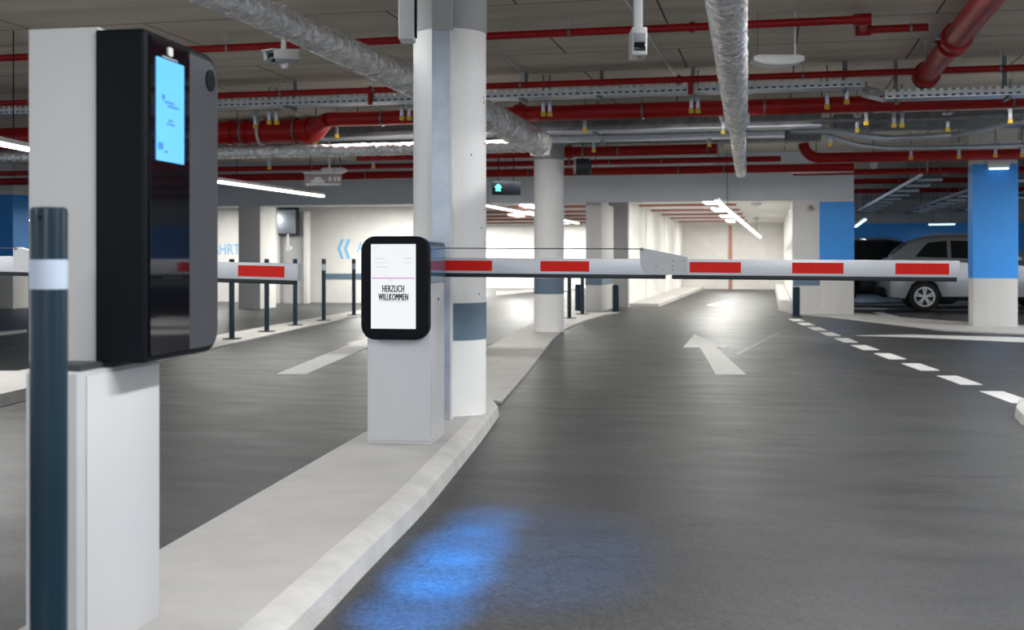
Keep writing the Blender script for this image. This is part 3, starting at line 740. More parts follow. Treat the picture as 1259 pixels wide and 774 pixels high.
# bend linking to right-hand pipe
v = H(1010, 194, 2.93); Yf = v.y; xs_ = v.x; xe = XatY(1420, Yf)
t = thing('red_pipe', 'thick red pipe with an upward bend running right above the blue pillar', 'pipe', (v.x, Yf, 2.84))
MB().tube([(xs_, Yf, 2.93), (xe, Yf, 2.93)], .088, 24).build('pipe', 'red', t)
pts = []
for i in range(7):
    a = PI / 2 * i / 6
    pts.append((xs_ - .28 * math.sin(a) - .02, Yf + 0, 2.93 + .26 * (1 - math.cos(a))))
MB().tube([(xs_ + .01, Yf, 2.93)] + pts, .092, 20).build('elbow', 'red', t)
for px in (1120, 1205): 
    x = XatY(px, Yf); MB().cyl((x, Yf, 3.0), (x, Yf, CEIL), .007, 8).build('hanger_rod', 'galv', t)
xpipe(1100, 212.5, 2.78, .022, 975, 1420, 'red', 'thin_red_pipe', 'very thin red pipe crossing above the pale blue-topped pillar', rods=(1140,), coup=())

# perforated cable trays
def tray(px_ref, py_ref, z, px0, px1, dep, h, m, label, name='cable_tray', cables=0, rods=()):
    v = H(px_ref, py_ref, z); Y = v.y; x0, x1 = XatY(px0, Y), XatY(px1, Y)
    t = thing(name, label, 'cable tray', ((x0 + x1) / 2, Y, z - h / 2))
    MB().wbox(x0, x1, Y, Y + .004, z - h / 2, z + h / 2).build('side_rail', m, t)
    MB().wbox(x0, x1, Y + dep, Y + dep + .004, z - h / 2, z + h / 2).build('side_rail', m, t)
    MB().wbox(x0, x1, Y - .006, Y + .002, z - h / 2 - .004, z - h / 2 + .012).build('lip', 'galv', t)
    MB().wbox(x0, x1, Y, Y + dep, z - h / 2 - .004, z - h / 2).build('tray_floor', 'galv', t)
    for k in range(cables):
        yy = Y + .03 + (dep - .06) * k / max(1, cables - 1)
        pts = [(x0 + (x1 - x0) * i / 24, yy + random.uniform(-.01, .01), z - h / 2 + .03 + random.uniform(0, .03)) for i in range(25)]
        MB().tube(pts, .018, 8).build('cable', 'cable', t)
    for px in rods:
        x = XatY(px, Y)
        MB().wbox(x - .02, x + .02, Y + dep + .01, Y + dep + .05, z - h / 2 - .02, CEIL).build('hanger_post', 'galv_dark', t)
        MB().wbox(x - .02, x + .02, Y - .02, Y + dep + .03, z - h / 2 - .035, z - h / 2 - .006).build('cantilever_arm', 'galv_dark', t)
    return t, Y
tray(800, 109, 3.21, -80, 1062, .30, .10, 'perf', 'long perforated grey cable tray under the second red sprinkler pipe', cables=3, rods=(350, 640, 735, 850, 1040))
tray(1170, 113, 3.07, 1088, 1420, .30, .10, 'perf', 'perforated grey cable tray at upper right beyond the step in the tray run', cables=3, rods=(1105, 1242))
pA = H(1060, 109, 3.19); pB = H(1090, 116, 3.07)
t = thing('cable_tray', 'short slanting tray piece joining the two perforated trays', 'cable tray', pA)
MB().prism([pA + UPZ * .05, pA - UPZ * .05, pB - UPZ * .05, pB + UPZ * .05], (0, .005, 0)).build('side_rail', 'perf', t)
MB().prism([pA - UPZ * .05, pB - UPZ * .05, pB - UPZ * .05 + YY * .3, pA - UPZ * .05 + YY * .3], (0, 0, -.004)).build('tray_floor', 'galv', t)
tray(800, 156, 3.06, 390, 1010, .35, .07, 'galv_dark', 'dark cable tray loaded with cables below the thick red main', cables=5, rods=(560, 730, 905))
tray(800, 168, 3.00, 660, 965, .25, .07, 'galv', 'pale cable tray just above the three red pipes', cables=3, rods=(740, 872))
# lateral foil duct, upper left
Yd = H(400, 185, 2.7).y
def duct(pts, r, label, rings=True, taper=None):
    t = thing('foil_duct', label, 'duct', Vector(pts[0]) - UPZ * r)
    full = []; rr = []
    acc = 0
    for i in range(len(pts) - 1):
        a, b = Vector(pts[i]), Vector(pts[i + 1]); n = max(2, int((b - a).length / .035))
        for j in range(n):
            full.append(a.lerp(b, j / n)); f = taper(acc + (b - a).length * j / n) if taper else 1
            rr.append(r * f * (1 + (.035 if (len(full) % 4 == 0) else 0) + random.uniform(-.03, .03)))
        acc += (b - a).length
    full.append(Vector(pts[-1])); rr.append(rr[-1])
    MB().tube(full, rr, 28, jitter=.035).build('foil_wrap', 'foil', t, smooth=60)
    return t, full
duct([(XatY(-80, Yd), Yd, 2.7), (XatY(650, Yd), Yd, 2.7)], .085, 'long foil wrapped duct running sideways at upper left')
P1 = PZ(286, 0, 8.2); P2 = PZ(604, 145, 12.4); P3 = PZ(664, 176, 15.0)
back = P1 + (P1 - P2).normalized() * 4; back.z = P1.z + .1
mid = [P2.lerp(P3, .12)]
td, _ = duct([back, P1, P2, P2.lerp(P3, .25) , P3], .116, 'large crinkled foil duct running from upper left to behind the round column', taper=lambda s: 1 if s < 5 else min(1.38, 1 + (s - 5) * .11))
MB().tube([P2 - (P2 - P1).normalized() * .12, P2 + (P2 - P1).normalized() * .08], .165, 28, jitter=.02).build('joint_collar', 'foil', td)
MB().tube([P3 + UPZ * .02, P3 - UPZ * .16], [.15, .13], 28).build('end_elbow', 'foil', td)
D1 = PZ(893, 0, 6.44); D2 = PZ(911, 212, 20.1)
db = D1 + (D1 - D2).normalized() * 2.0
Lc = 2.0 + (12.2 - 6.44) * 1.0
td, _ = duct([db, D1, D2], .115, 'large crinkled foil duct hanging over the right lane, right of the ceiling camera', taper=lambda s: 1 if s < Lc else .80)
qc = db.lerp(D2, Lc / (D2 - db).length); dv = (D2 - D1).normalized()
MB().tube([qc - dv * .18, qc, qc + dv * .18], [.118, .142, .10], 28, jitter=.02).build('joint_collar', 'foil', td)
for s_ in (.25, .5, .75):
    q_ = D1.lerp(D2, s_); MB().cyl(q_ + UPZ * .1, Vector((q_.x, q_.y, CEIL)), .005, 8).build('hanger_rod', 'galv', td)

v = H(700, 150, 3.27); YR = v.y + .12
x0, x1 = XatY(240, YR), XatY(1010, YR)
t = thing('ventilation_duct', 'flat dark rectangular ventilation duct behind the thick red main', 'duct', ((x0 + x1) / 2, YR, 3.13))
MB().wbox(x0, x1, YR, YR + .5, 3.13, 3.39, bev=.01).build('duct_body', 'galv_dark', t)
for k in range(9):
    x = x0 + (x1 - x0) * (k + .5) / 9
    MB().wbox(x - .02, x + .02, YR - .02, YR + .52, 3.11, 3.41).build('flange', 'galv_dark', t)
    MB().wbox(x - .01, x + .01, YR + .2, YR + .22, 3.41, CEIL).build('hanger', 'galv_dark', t)
def added_dark_duct(px, py, z, px0, px1, h, label):  # added dark ducts, standing in for the shadow between the pipes
    Yq = H(px, py, z).y; x0, x1 = XatY(px0, Yq), XatY(px1, Yq)
    t = thing('ventilation_duct', label, 'duct', ((x0 + x1) / 2, Yq, z - h / 2))
    MB().wbox(x0, x1, Yq, Yq + .5, z - h / 2, z + h / 2, bev=.01).build('duct_body', 'galv_dark', t)
    n = int((x1 - x0) / 1.1)
    for k in range(n):
        x = x0 + (x1 - x0) * (k + .5) / n
        MB().wbox(x - .02, x + .02, Yq - .02, Yq + .52, z - h / 2 - .02, z + h / 2 + .02).build('flange', 'galv_dark', t)
        MB().wbox(x - .01, x + .01, Yq + .2, Yq + .22, z + h / 2 + .02, CEIL).build('hanger', 'galv_dark', t)
added_dark_duct(1150, 146, 3.27, 1025, 1420, .22, 'flat dark ventilation duct at upper right behind the thick red main')
added_dark_duct(700, 170, 3.35, -80, 1010, .22, 'flat dark ventilation duct deepest among the pipes, above the long beam')
# loose grey conduit bundles at upper right
def bundle(pts, r, label, n=3, m='galv'):
    vs = [H(px, py, z) for px, py, z in pts]
    t = thing('conduit_bundle', label, 'conduit', vs[0])
    for k in range(n):
        off = Vector((0, .05 * k, .012 * (k % 2)))
        fine = []
        for i in range(len(vs) - 1):
            for j in range(6):
                a = j / 6; a = a * a * (3 - 2 * a); v_ = vs[i].lerp(vs[i + 1], j / 6); v_.z = vs[i].z + (vs[i + 1].z - vs[i].z) * a
                fine.append(v_ + off)
        fine.append(vs[-1] + off)
        MB().tube(fine, r, 10).build('conduit', m, t)
    return t
bundle([(972, 161, 3.02), (1020, 160, 3.02), (1090, 170, 2.96), (1170, 166, 2.97), (1259, 148, 3.05), (1340, 144, 3.06)], .035, 'thick grey conduit bundle dipping and rising at upper right', 4)
bundle([(1010, 165, 3.0), (1060, 178, 2.92), (1100, 182, 2.90), (1190, 180, 2.90), (1330, 176, 2.9)], .022, 'thinner grey conduits sagging below the thick bundle at upper right', 3)
bundle([(1000, 148, 3.07), (1120, 147, 3.07), (1259, 140, 3.1), (1340, 137, 3.1)], .03, 'grey conduits running beneath the red main at upper right', 3, 'galv_dark')

# yellow-capped hanger brackets
caps = [(314, 158, 3.0), (331, 153, 3.0), (340, 153, 3.0), (414, 170, 2.95), (388, 177, 2.93), (331, 208, 2.8), (459, 207, 2.8), (494, 148, 2.98), (503, 148, 2.98),
        (668, 143, 2.98), (676, 143, 2.98), (719, 163, 2.94), (730, 187, 2.86), (850, 139, 2.98), (858, 139, 2.98), (872, 180, 2.88), (889, 165, 2.92),
        (1017, 134, 2.98), (1041, 128, 3.0), (1021, 180, 2.85), (1065, 154, 2.93), (1054, 163, 2.9), (1099, 157, 2.93), (1109, 157, 2.93), (1120, 196, 2.79),
        (1165, 162, 2.92), (1179, 195, 2.79), (1224, 193, 2.79), (1242, 152, 2.93), (1257, 193, 2.79)]
caps.sort()
words = ['first', 'second', 'third', 'fourth', 'fifth', 'sixth', 'seventh', 'eighth', 'ninth', 'tenth', 'eleventh', 'twelfth', 'thirteenth', 'fourteenth', 'fifteenth']
for i, (px, py, z) in enumerate(caps):
    v = H(px, py, z)
    side = 'left' if i < 15 else 'right'; idx = i if i < 15 else len(caps) - 1 - i
    t = thing('hanger_bracket', f'yellow-capped grey hanger bracket among the ceiling pipes, {words[idx]} from the {side}', 'bracket', v, 'hanger brackets with yellow caps')
    MB().box(v, ((-.03, .03), (-.02, .03), (0, .055)), bev=.006).build('yellow_cap', 'yellow', t)
    MB().box(v, ((-.022, .022), (-.012, .022), (.05, .24)), bev=.003).build('post', 'galv', t)
    MB().prism([v + Vector((-.022, 0, .16)), v + Vector((.022, 0, .16)), v + Vector((.07, 0, .26)), v + Vector((-.07, 0, .26))], (0, .02, 0)).build('gusset', 'galv', t)
    MB().cyl(v + Vector((0, .005, .24)), Vector((v.x, v.y + .005, 3.12 if YR - .05 < v.y < YR + .55 and 240 < px < 1010 else CEIL)), .010, 8).build('rod', 'galv_dark', t)

# conduits fixed to the slab
def slab_conduit(p, q, label, r=.012):
    a = H(p[0], p[1], CEIL - r); b = H(q[0], q[1], CEIL - r)
    tag(MB().cyl(a, b, r, 10).build('ceiling_conduit', 'white_pl'), label, 'conduit')
slab_conduit((762, -10), (832, 96), 'pale straight conduit on the ceiling beside the hanging camera')
slab_conduit((612, 62), (652, 98), 'short pale conduit on the ceiling right of the round column', .008)

# ------------------------------------------------------------------ cameras, lamps, signs overhead
def cctv(head, aim, label, pole_top=CEIL, s=1.0):
    d = (aim - head).normalized(); rt = d.cross(UPZ).normalized(); up = rt.cross(d)
    base = Vector((head.x, head.y, head.z))
    t = thing('security_camera', label, 'security camera', base)
    MB().box(head, ((-.055 * s, .055 * s), (-.26 * s, 0), (-.05 * s, .05 * s)), rt, d, up, bev=.014 * s).build('body', 'grey_pl', t)
    MB().box(head, ((-.066 * s, .066 * s), (-.27 * s, .05 * s), (.05 * s, .062 * s)), rt, d, up, bev=.004).build('sunshield', 'white_pl', t)
    for sx in (-1, 1):
        MB().box(head, ((.060 * sx * s - .004, .060 * sx * s + .004), (-.25 * s, .03 * s), (-.02 * s, .055 * s)), rt, d, up, bev=.002).build('sunshield_side', 'white_pl', t)
    ln = MB().box(head, ((-.042 * s, .042 * s), (-.002, .008), (-.042 * s, .034 * s)), rt, d, up, bev=.004).build('lens_window', 'black_gloss', t)
    c = head - d * .14 * s
    MB().tube([c - up * .04 * s, c - up * .09 * s], [.05 * s, .03 * s], 16).build('swivel', 'white_pl', t)
    MB().cyl(c + up * .05 * s, Vector((c.x, c.y, pole_top)), .022 * s, 16).build('drop_pole', 'white_pl', t)
    return t
hp = PZ(786.5, 50, 8.0)
t = thing('security_camera', 'white security camera on a drop pole facing the viewer above the lane', 'security camera', hp)
MB().box(hp, ((-.055, .055), (0, .22), (-.10, .10)), RIGHT, FWD, UPZ, bev=.012).build('body', 'white_pl', t)
MB().box(hp, ((-.043, .043), (-.004, .02), (-.01, .055)), RIGHT, FWD, UPZ, bev=.004).build('front_plate', 'grey_pl', t)
MB().box(hp, ((-.043, .043), (-.006, .02), (-.072, -.008)), RIGHT, FWD, UPZ, bev=.01).build('lens_window', 'black_gloss', t)
MB().tube([hp + Vector((0, .06, -.10)), hp + Vector((0, .06, -.115))], [.032, .02], 18).build('swivel', 'grey_pl', t)
c = hp + FWD * .11
MB().box(c, ((-.032, .032), (-.03, .03), (.09, CEIL - c.z)), RIGHT, FWD, UPZ, bev=.008).build('drop_pole', 'white_pl', t)
hp = PZ(334, 70, 10.2)
cctv(hp, hp - RIGHT * .55 - FWD * .8 - UPZ * .12, 'white security camera on a drop pole at upper left, facing left', s=1.1)

wb = PZ(500, 50, 7.45)
t = thing('sign_box', 'white box hanging from the ceiling beside the round column', 'box', wb)
MB().box(wb, ((-.05, .05), (-.05, .12), (0, .45)), RIGHT, FWD, UPZ, bev=.012).build('casing', 'white_pl', t)
MB().box(wb, ((.052, .062), (.0, .08), (.03, .44)), RIGHT, FWD, UPZ).build('back_plate', 'black', t)
MB().cyl(wb + FWD * .04 + UPZ * .44, Vector(((wb + FWD * .04).x, (wb + FWD * .04).y, CEIL)), .015, 10).build('drop_pole', 'white_pl', t)

def pan(px, py, Z, wpx, label, rods):
    c = PZ(px, py, Z); wd = wpx / F * Z / 2
    t = thing('hanging_antenna', label, 'antenna', c)
    prof = [(-wd, .06), (-wd, .02), (-wd * .6, -.012), (0, -.022), (wd * .6, -.012), (wd, .02), (wd, .06), (wd * .8, .075), (-wd * .8, .075)]
    MB().prism([c + RIGHT * a + UPZ * b - FWD * .1 for a, b in prof], FWD * .2, bev=.006).build('shell', 'white_pl', t)
    for a, r in rods:
        q = c + RIGHT * (wd * a) + UPZ * .07
        MB().cyl(q, Vector((q.x, q.y, CEIL)), r, 10).build('hanger_rod', 'white_pl' if r > .01 else 'galv_dark', t)
pan(955, 79, 10.6, 62, 'white curved panel hanging on two rods, right of the foil duct', ((-.75, .003), (.72, .012)))
pan(411, 212, 19.4, 30, 'small white curved panel hanging above the pinkish sign', ((-.4, .02), (.5, .01)))

# hanging sign with car pictogram
c = PZ(397, 221, 19.0); wd = 46 / F * 19 / 2; hh = 15 / F * 19 / 2
t = thing('hanging_sign', 'small faded pinkish sign with a car outline, hanging over the exit lane', 'sign', c - UPZ * hh)
pl = MB().box(c, ((-wd, wd), (0, .04), (-hh, hh)), RIGHT, FWD, UPZ, bev=.005).build('sign_panel', 'sign', t)
MB().box(c, ((-wd - .01, wd + .01), (-.01, .05), (hh, hh + .03)), RIGHT, FWD, UPZ).build('top_rail', 'white_pl', t)
car = [(-.16, -.05), (-.16, -.01), (-.12, .0), (-.08, .05), (.0, .05), (.04, .0), (.07, -.01), (.07, -.05)]
MB().prism([c + RIGHT * (a - .04) + UPZ * b - FWD * .004 for a, b in car], FWD * .006).build('car_symbol', 'white_pl', pl)
for a in (.12, .2, .27):
    MB().box(c, ((a - .025, a + .02), (-.004, .002), (-.02, .05)), RIGHT, FWD, UPZ).build('symbol', 'white_pl', pl)
MB().box(c, ((-wd + .03, wd - .03), (-.004, .002), (-hh + .01, -hh + .045)), RIGHT, FWD, UPZ).build('text_line', 'white_pl', pl)
for a in (-.6, .6):
    q = c + RIGHT * wd * a + UPZ * hh; MB().cyl(q, Vector((q.x, q.y, CEIL)), .006, 8).build('hanger_rod', 'galv_dark', t)

# traffic signal with green arrow
c = PZ(622.5, 231, 23.0)
t = thing('traffic_signal', 'black lane signal box with a lit green arrow, hung under the beam', 'traffic signal', c - UPZ * .14)
MB().box(c, ((-.29, .29), (0, .12), (-.14, .14)), RIGHT, FWD, UPZ, bev=.015).build('casing', 'black', t)
ar = [(0, .075), (.075, .0), (.035, .0), (.05, -.07), (-.05, -.07), (-.035, .0), (-.075, .0)]
MB().prism([c + RIGHT * (a - .165) + UPZ * (b + .01) - FWD * .008 for a, b in ar], FWD * .012).build('green_arrow', 'green', t)
MB().tube([c + RIGHT * .12 - FWD * .006, c + RIGHT * .12 + FWD * .01], .085, 24).build('unlit_lens', 'black', t)
for a in (-.16, .15):
    q = c + RIGHT * a + UPZ * .13 + FWD * .06; MB().cyl(q, Vector((q.x, q.y, CEIL)), .014, 8).build('hanger_rod', 'black', t)

# dark ceiling projector-speaker
c = PZ(716, 205, 18.2)
t = thing('ceiling_speaker', 'dark round housing hanging among red pipes right of the far column', 'speaker', c - UPZ * .13)
MB().tube([c - RIGHT * .12, c - RIGHT * .09, c + RIGHT * .10, c + RIGHT * .14], [.10, .135, .135, .09], 28).build('housing', 'cable', t)
MB().tube([c - RIGHT * .135, c - RIGHT * .10], .115, 28).build('front_ring', 'grey_pl', t)
MB().cyl(c + UPZ * .1, Vector((c.x, c.y, CEIL)), .012, 8).build('drop_pole', 'galv_dark', t)
# white emergency lamp on the blue pillar
t = thing('emergency_lamp', 'small white lamp box fixed at the top of the large blue pillar', 'lamp', (3.82, 21.25, 2.76))
MB().wbox(3.66, 4.02, 21.17, 21.295, 2.77, 2.92, bev=.015).build('casing', 'white_pl', t)
MB().wbox(3.68, 4.0, 21.165, 21.2, 2.755, 2.78, bev=.004).build('diffuser', 'led_cold', t)
# alarm sensor on the pale wall and small box
v = PZ(997, 255, 24.4); t = thing('wall_sensor', 'tiny beige sensor on the pale wall left of the blue pillar', 'sensor', Vector((v.x, 25.2, v.z - .05)))
MB().wbox(v.x - .06, v.x + .06, 25.12, 25.2, v.z - .05, v.z + .05, bev=.01).build('casing', mat('beige_plastic', (.45, .38, .25), .5), t)
MB().wbox(v.x - .02, v.x + .02, 25.11, 25.13, v.z - .02, v.z + .02).build('eye', 'black', t)

# ------------------------------------------------------------------ LED luminaires
def tube_lamp(a, b, label, power, group=None, w_=.07, m='led', col=(1, .99, .95), rods=True, ceil=CEIL):
    a, b = Vector(a), Vector(b); d = (b - a).normalized(); sd = Vector((d.y, -d.x, 0)).normalized(); up = sd.cross(d)
    mid_ = (a + b) / 2; Ln = (b - a).length
    t = thing('led_tube_lamp', label, 'lamp', mid_, group)
    MB().box(a, ((-w_ * .6, w_ * .6), (-.02, Ln + .02), (.0, .05)), sd, d, up, bev=.008).build('housing', 'white_pl', t)
    MB().box(a, ((-w_ / 2, w_ / 2), (0, Ln), (-.035, .0)), sd, d, up, bev=.01).build('diffuser', m, t)
    if rods:
        for s_ in (.15, .85):
            q = a + (b - a) * s_ + UPZ * .05; MB().cyl(q, Vector((q.x, q.y, CEIL if q.y < 25.6 else ceil)), .006, 8).build('hanger_rod', 'black', t)
    if power:
        lo = mid_ - UPZ * .045
        rot = Matrix((sd, d, up)).transposed().to_euler()
        area('lamp_light', lo, w_ * 1.2, Ln, power, col, rot, t)
    return t
zl = 2.35
LEDW = 78
a, b = H(268, 222, zl), H(397, 240, zl)
tube_lamp(a, b, 'long bright LED tube hanging left of the round column over the exit lane', 90)
a, b = H(-120, 150, zl), H(36, 182, zl)
tube_lamp(a, b, 'bright LED tube at the far left edge beside the ticket machine', 90)
a, b = P(596, 25.7, 2.42), P(711, 37, 2.37)
tube_lamp(a, b, 'bright LED tube under the low ceiling behind the far round column', 170, ceil=2.62)
a, b = PZ(881, 246, 21.5), PZ(935, 291, 40)
tube_lamp(a, b, 'bright slanting LED tube in the ramp opening on the right', 90, ceil=2.62)
v = H(7, 270, 2.35); tube_lamp(v, v + Vector((1.3, 0, 0)), 'distant white LED tube behind the left barrier arm', 20)
v = PZ(1052, 278, 38); tube_lamp(v, PZ(1064, 269, 33), 'distant cold LED tube just right of the blue-topped pillar', 25, m='led_cold', col=(.6, .8, 1))
v = PZ(1142, 275.5, 42); tube_lamp(v, PZ(1174, 275, 42), 'distant pale LED tube above the silver car', 25, m='led_cold', col=(.8, .9, 1))
# added unseen tubes beyond the frame edges, to brighten the lanes
out = [(-.2, -3.5, 2.85, 'behind the camera'), (.3, 1.2, 2.85, 'above the camera'), (4.6, 1.0, 2.85, 'right of the camera'), (4.6, 7.0, 2.85, 'right of the near lane'),
       (5.4, 12.5, 2.85, 'right of the dashed line'), (6.6, 18, 2.85, 'right of the blue pillar'), (-5.5, -2.0, 2.85, 'left behind the camera'), (-5.6, 2.5, 2.85, 'left of the ticket machine'),
       (.6, 6.6, 3.42, 'above the middle of the right lane'), (2.9, 7.0, 3.42, 'above the right part of the lane'), (-4.2, 5.6, 3.42, 'above the left lane')]
for x, y, z, wh in out:
    tube_lamp((x, y, z), (x, y + 2.4, z), f'LED tube lamp beyond the frame, {wh}', LEDW * (1.15 if z > 3 else 2.6 if y > 10 else 1.7 if x > 4 else 1.9), 'LED tubes over the lanes', col=(.97, .98, 1), rods=z < 3)
for x, y, z, wh in [(-6.0, YM + .32, 3.14, 'behind the thick red main at left'), (-1.6, YM + .32, 3.14, 'behind the thick red main in the middle'), (2.4, YM + .32, 3.14, 'behind the thick red main at right'),
                  (-5.6, 22.25, 2.93, 'behind the lowest red pipe at left'), (-1.4, 22.25, 2.93, 'behind the lowest red pipe in the middle')]:
    tube_lamp((x, y, z), (x + 2.6, y, z), f'LED tube lamp hidden among the pipes, {wh}', 58, 'LED tubes among the pipes', w_=.06)  # added tubes, out of sight behind pipes, to brighten the floor
# added fill panels that brighten the ramp corridor and ramp walls
pl_ = [(-1.5, 28.5, 95, 'nearest in the right opening'), (-1.5, 33, 90, 'second in the right opening'), (-1.5, 38, 90, 'third in the right opening'), (-1.5, 43, 130, 'last in the right opening'),
       (-6.3, 30, 160, 'nearest in the left ramp'), (-8, 36, 220, 'middle in the left ramp'), (-8, 43.6, 340, 'last in the left ramp, right one'), (-11.5, 43.6, 340, 'last in the left ramp, left one'),
       (-9.6, 26.9, 290, 'right of the service door'), (-14.5, 26.9, 170, 'left of the service door')]
for x, y, pw, wh in pl_:
    t = thing('ceiling_panel_lamp', f'flat white ceiling lamp over the ramps, {wh}', 'lamp', (x, y, 2.585))
    MB().wbox(x - .15, x + .15, y - .9, y + .9, 2.585, 2.62, bev=.01).build('casing', 'led', t)
    area('lamp_light', (x, y, 2.57), .28, 1.7, pw, (1, .98, .93), (0, 0, 0), t)

# cross pipes below the ramp ceiling
for i, Z in enumerate([26.8, 29.4, 32.5, 35.7, 38.7, 42.3]):
    v = P(860, Z, 2.5)
    o = MB().tube([(-3.4, v.y, 2.59), (-.9, v.y, 2.59)], .03, 12).build('cross_pipe', 'red_dull')
    tag(o, f'dull red pipe under the corridor ceiling, {words[i]} from the opening', 'pipe', 'cross pipes in the ramp corridor')
    o = MB().tube([(-12.5, v.y, 2.58), (-3.9, v.y, 2.58)], .035, 12).build('cross_pipe', 'red_dull')
    tag(o, f'dull red pipe under the left ramp ceiling, {words[i]} from the beam', 'pipe', 'cross pipes over the left ramp')
v = P(898, 44.5, 0)
tag(MB().tube([(v.x, v.y, 0), (v.x, v.y, 2.5)], .06, 14).build('riser_pipe', 'red_dull'), 'dull red vertical pipe at the end of the bright corridor', 'pipe')
# dome lamps on the corridor ceiling
for i, (px, py, Z) in enumerate([(882, 255, 30), (903, 270, 38), (930, 255, 29), (930, 275, 40)]):
    v = PZ(px, py, Z); 
    t = thing('dome_lamp', f'small round lamp on the corridor ceiling, {["nearest on the left", "farther on the left", "nearest on the right", "farther on the right"][i]}', 'lamp', (v.x, v.y, 2.55))
    MB().tube([(v.x, v.y, 2.62), (v.x, v.y, 2.56), (v.x, v.y, 2.53)], [.12, .11, .04], 20).build('dome', 'white_pl', t)
    MB().tube([(v.x, v.y, 2.62), (v.x, v.y, 2.60)], .14, 20).build('base', 'grey_pl', t)

# parking-hall ceiling services seen behind the silver car
for i, (x, z, m) in enumerate([(3.2, 3.0, 'galv_dark'), (5.0, 2.95, 'galv_dark'), (6.8, 3.0, 'galv_dark')]):
    t = thing('cable_tray', f'dark cable tray receding over the parking bays, {["left", "middle", "right"][i]} one', 'cable tray', (x, 34, z))
    MB().wbox(x, x + .5, 26.2, 46.5, z, z + .01).build('tray_floor', m, t)
    for dx in (0, .49): MB().wbox(x + dx, x + dx + .01, 26.2, 46.5, z, z + .09).build('side_rail', 'galv', t)
    for j in range(9):
        yy = 27 + j * 2.1; MB().wbox(x - .02, x + .52, yy, yy + .05, z - .06, z).build('cross_bar', 'yellow' if False else 'galv', t)
        for dx in (.02, .46): MB().wbox(x + dx, x + dx + .02, yy + .01, yy + .03, z, CEIL).build('hanger', 'galv_dark', t)
for i, (x, y, z) in enumerate([(0, 28, 3.25), (0, 31.5, 3.25), (0, 36, 3.25)]):
    tag(MB().tube([(1.0, y, z), (16, y, z)], .07, 14).build('red_pipe', 'red'), f'red pipe crossing over the parking bays, {["nearest", "middle", "farthest"][i]} one', 'pipe')
t = thing('ceiling_sprinkler', 'small bright sprinkler cage under the pipes right of the blue-topped pillar', 'sprinkler', PZ(1074, 203, 22))
v = PZ(1074, 203, 22)
for k in range(6):
    a = k * PI / 6
    pts = [v + Vector((math.cos(a) * .07 * math.cos(th), math.sin(a) * .07 * math.cos(th), .07 * math.sin(th))) for th in [i * 2 * PI / 16 for i in range(17)]]
    MB().tube(pts, .007, 6, cap=False).build('cage_wire', 'white_pl', t)
MB().cyl(v + UPZ * .05, Vector((v.x, v.y, CEIL)), .012, 8).build('supply_pipe', 'galv_dark', t)

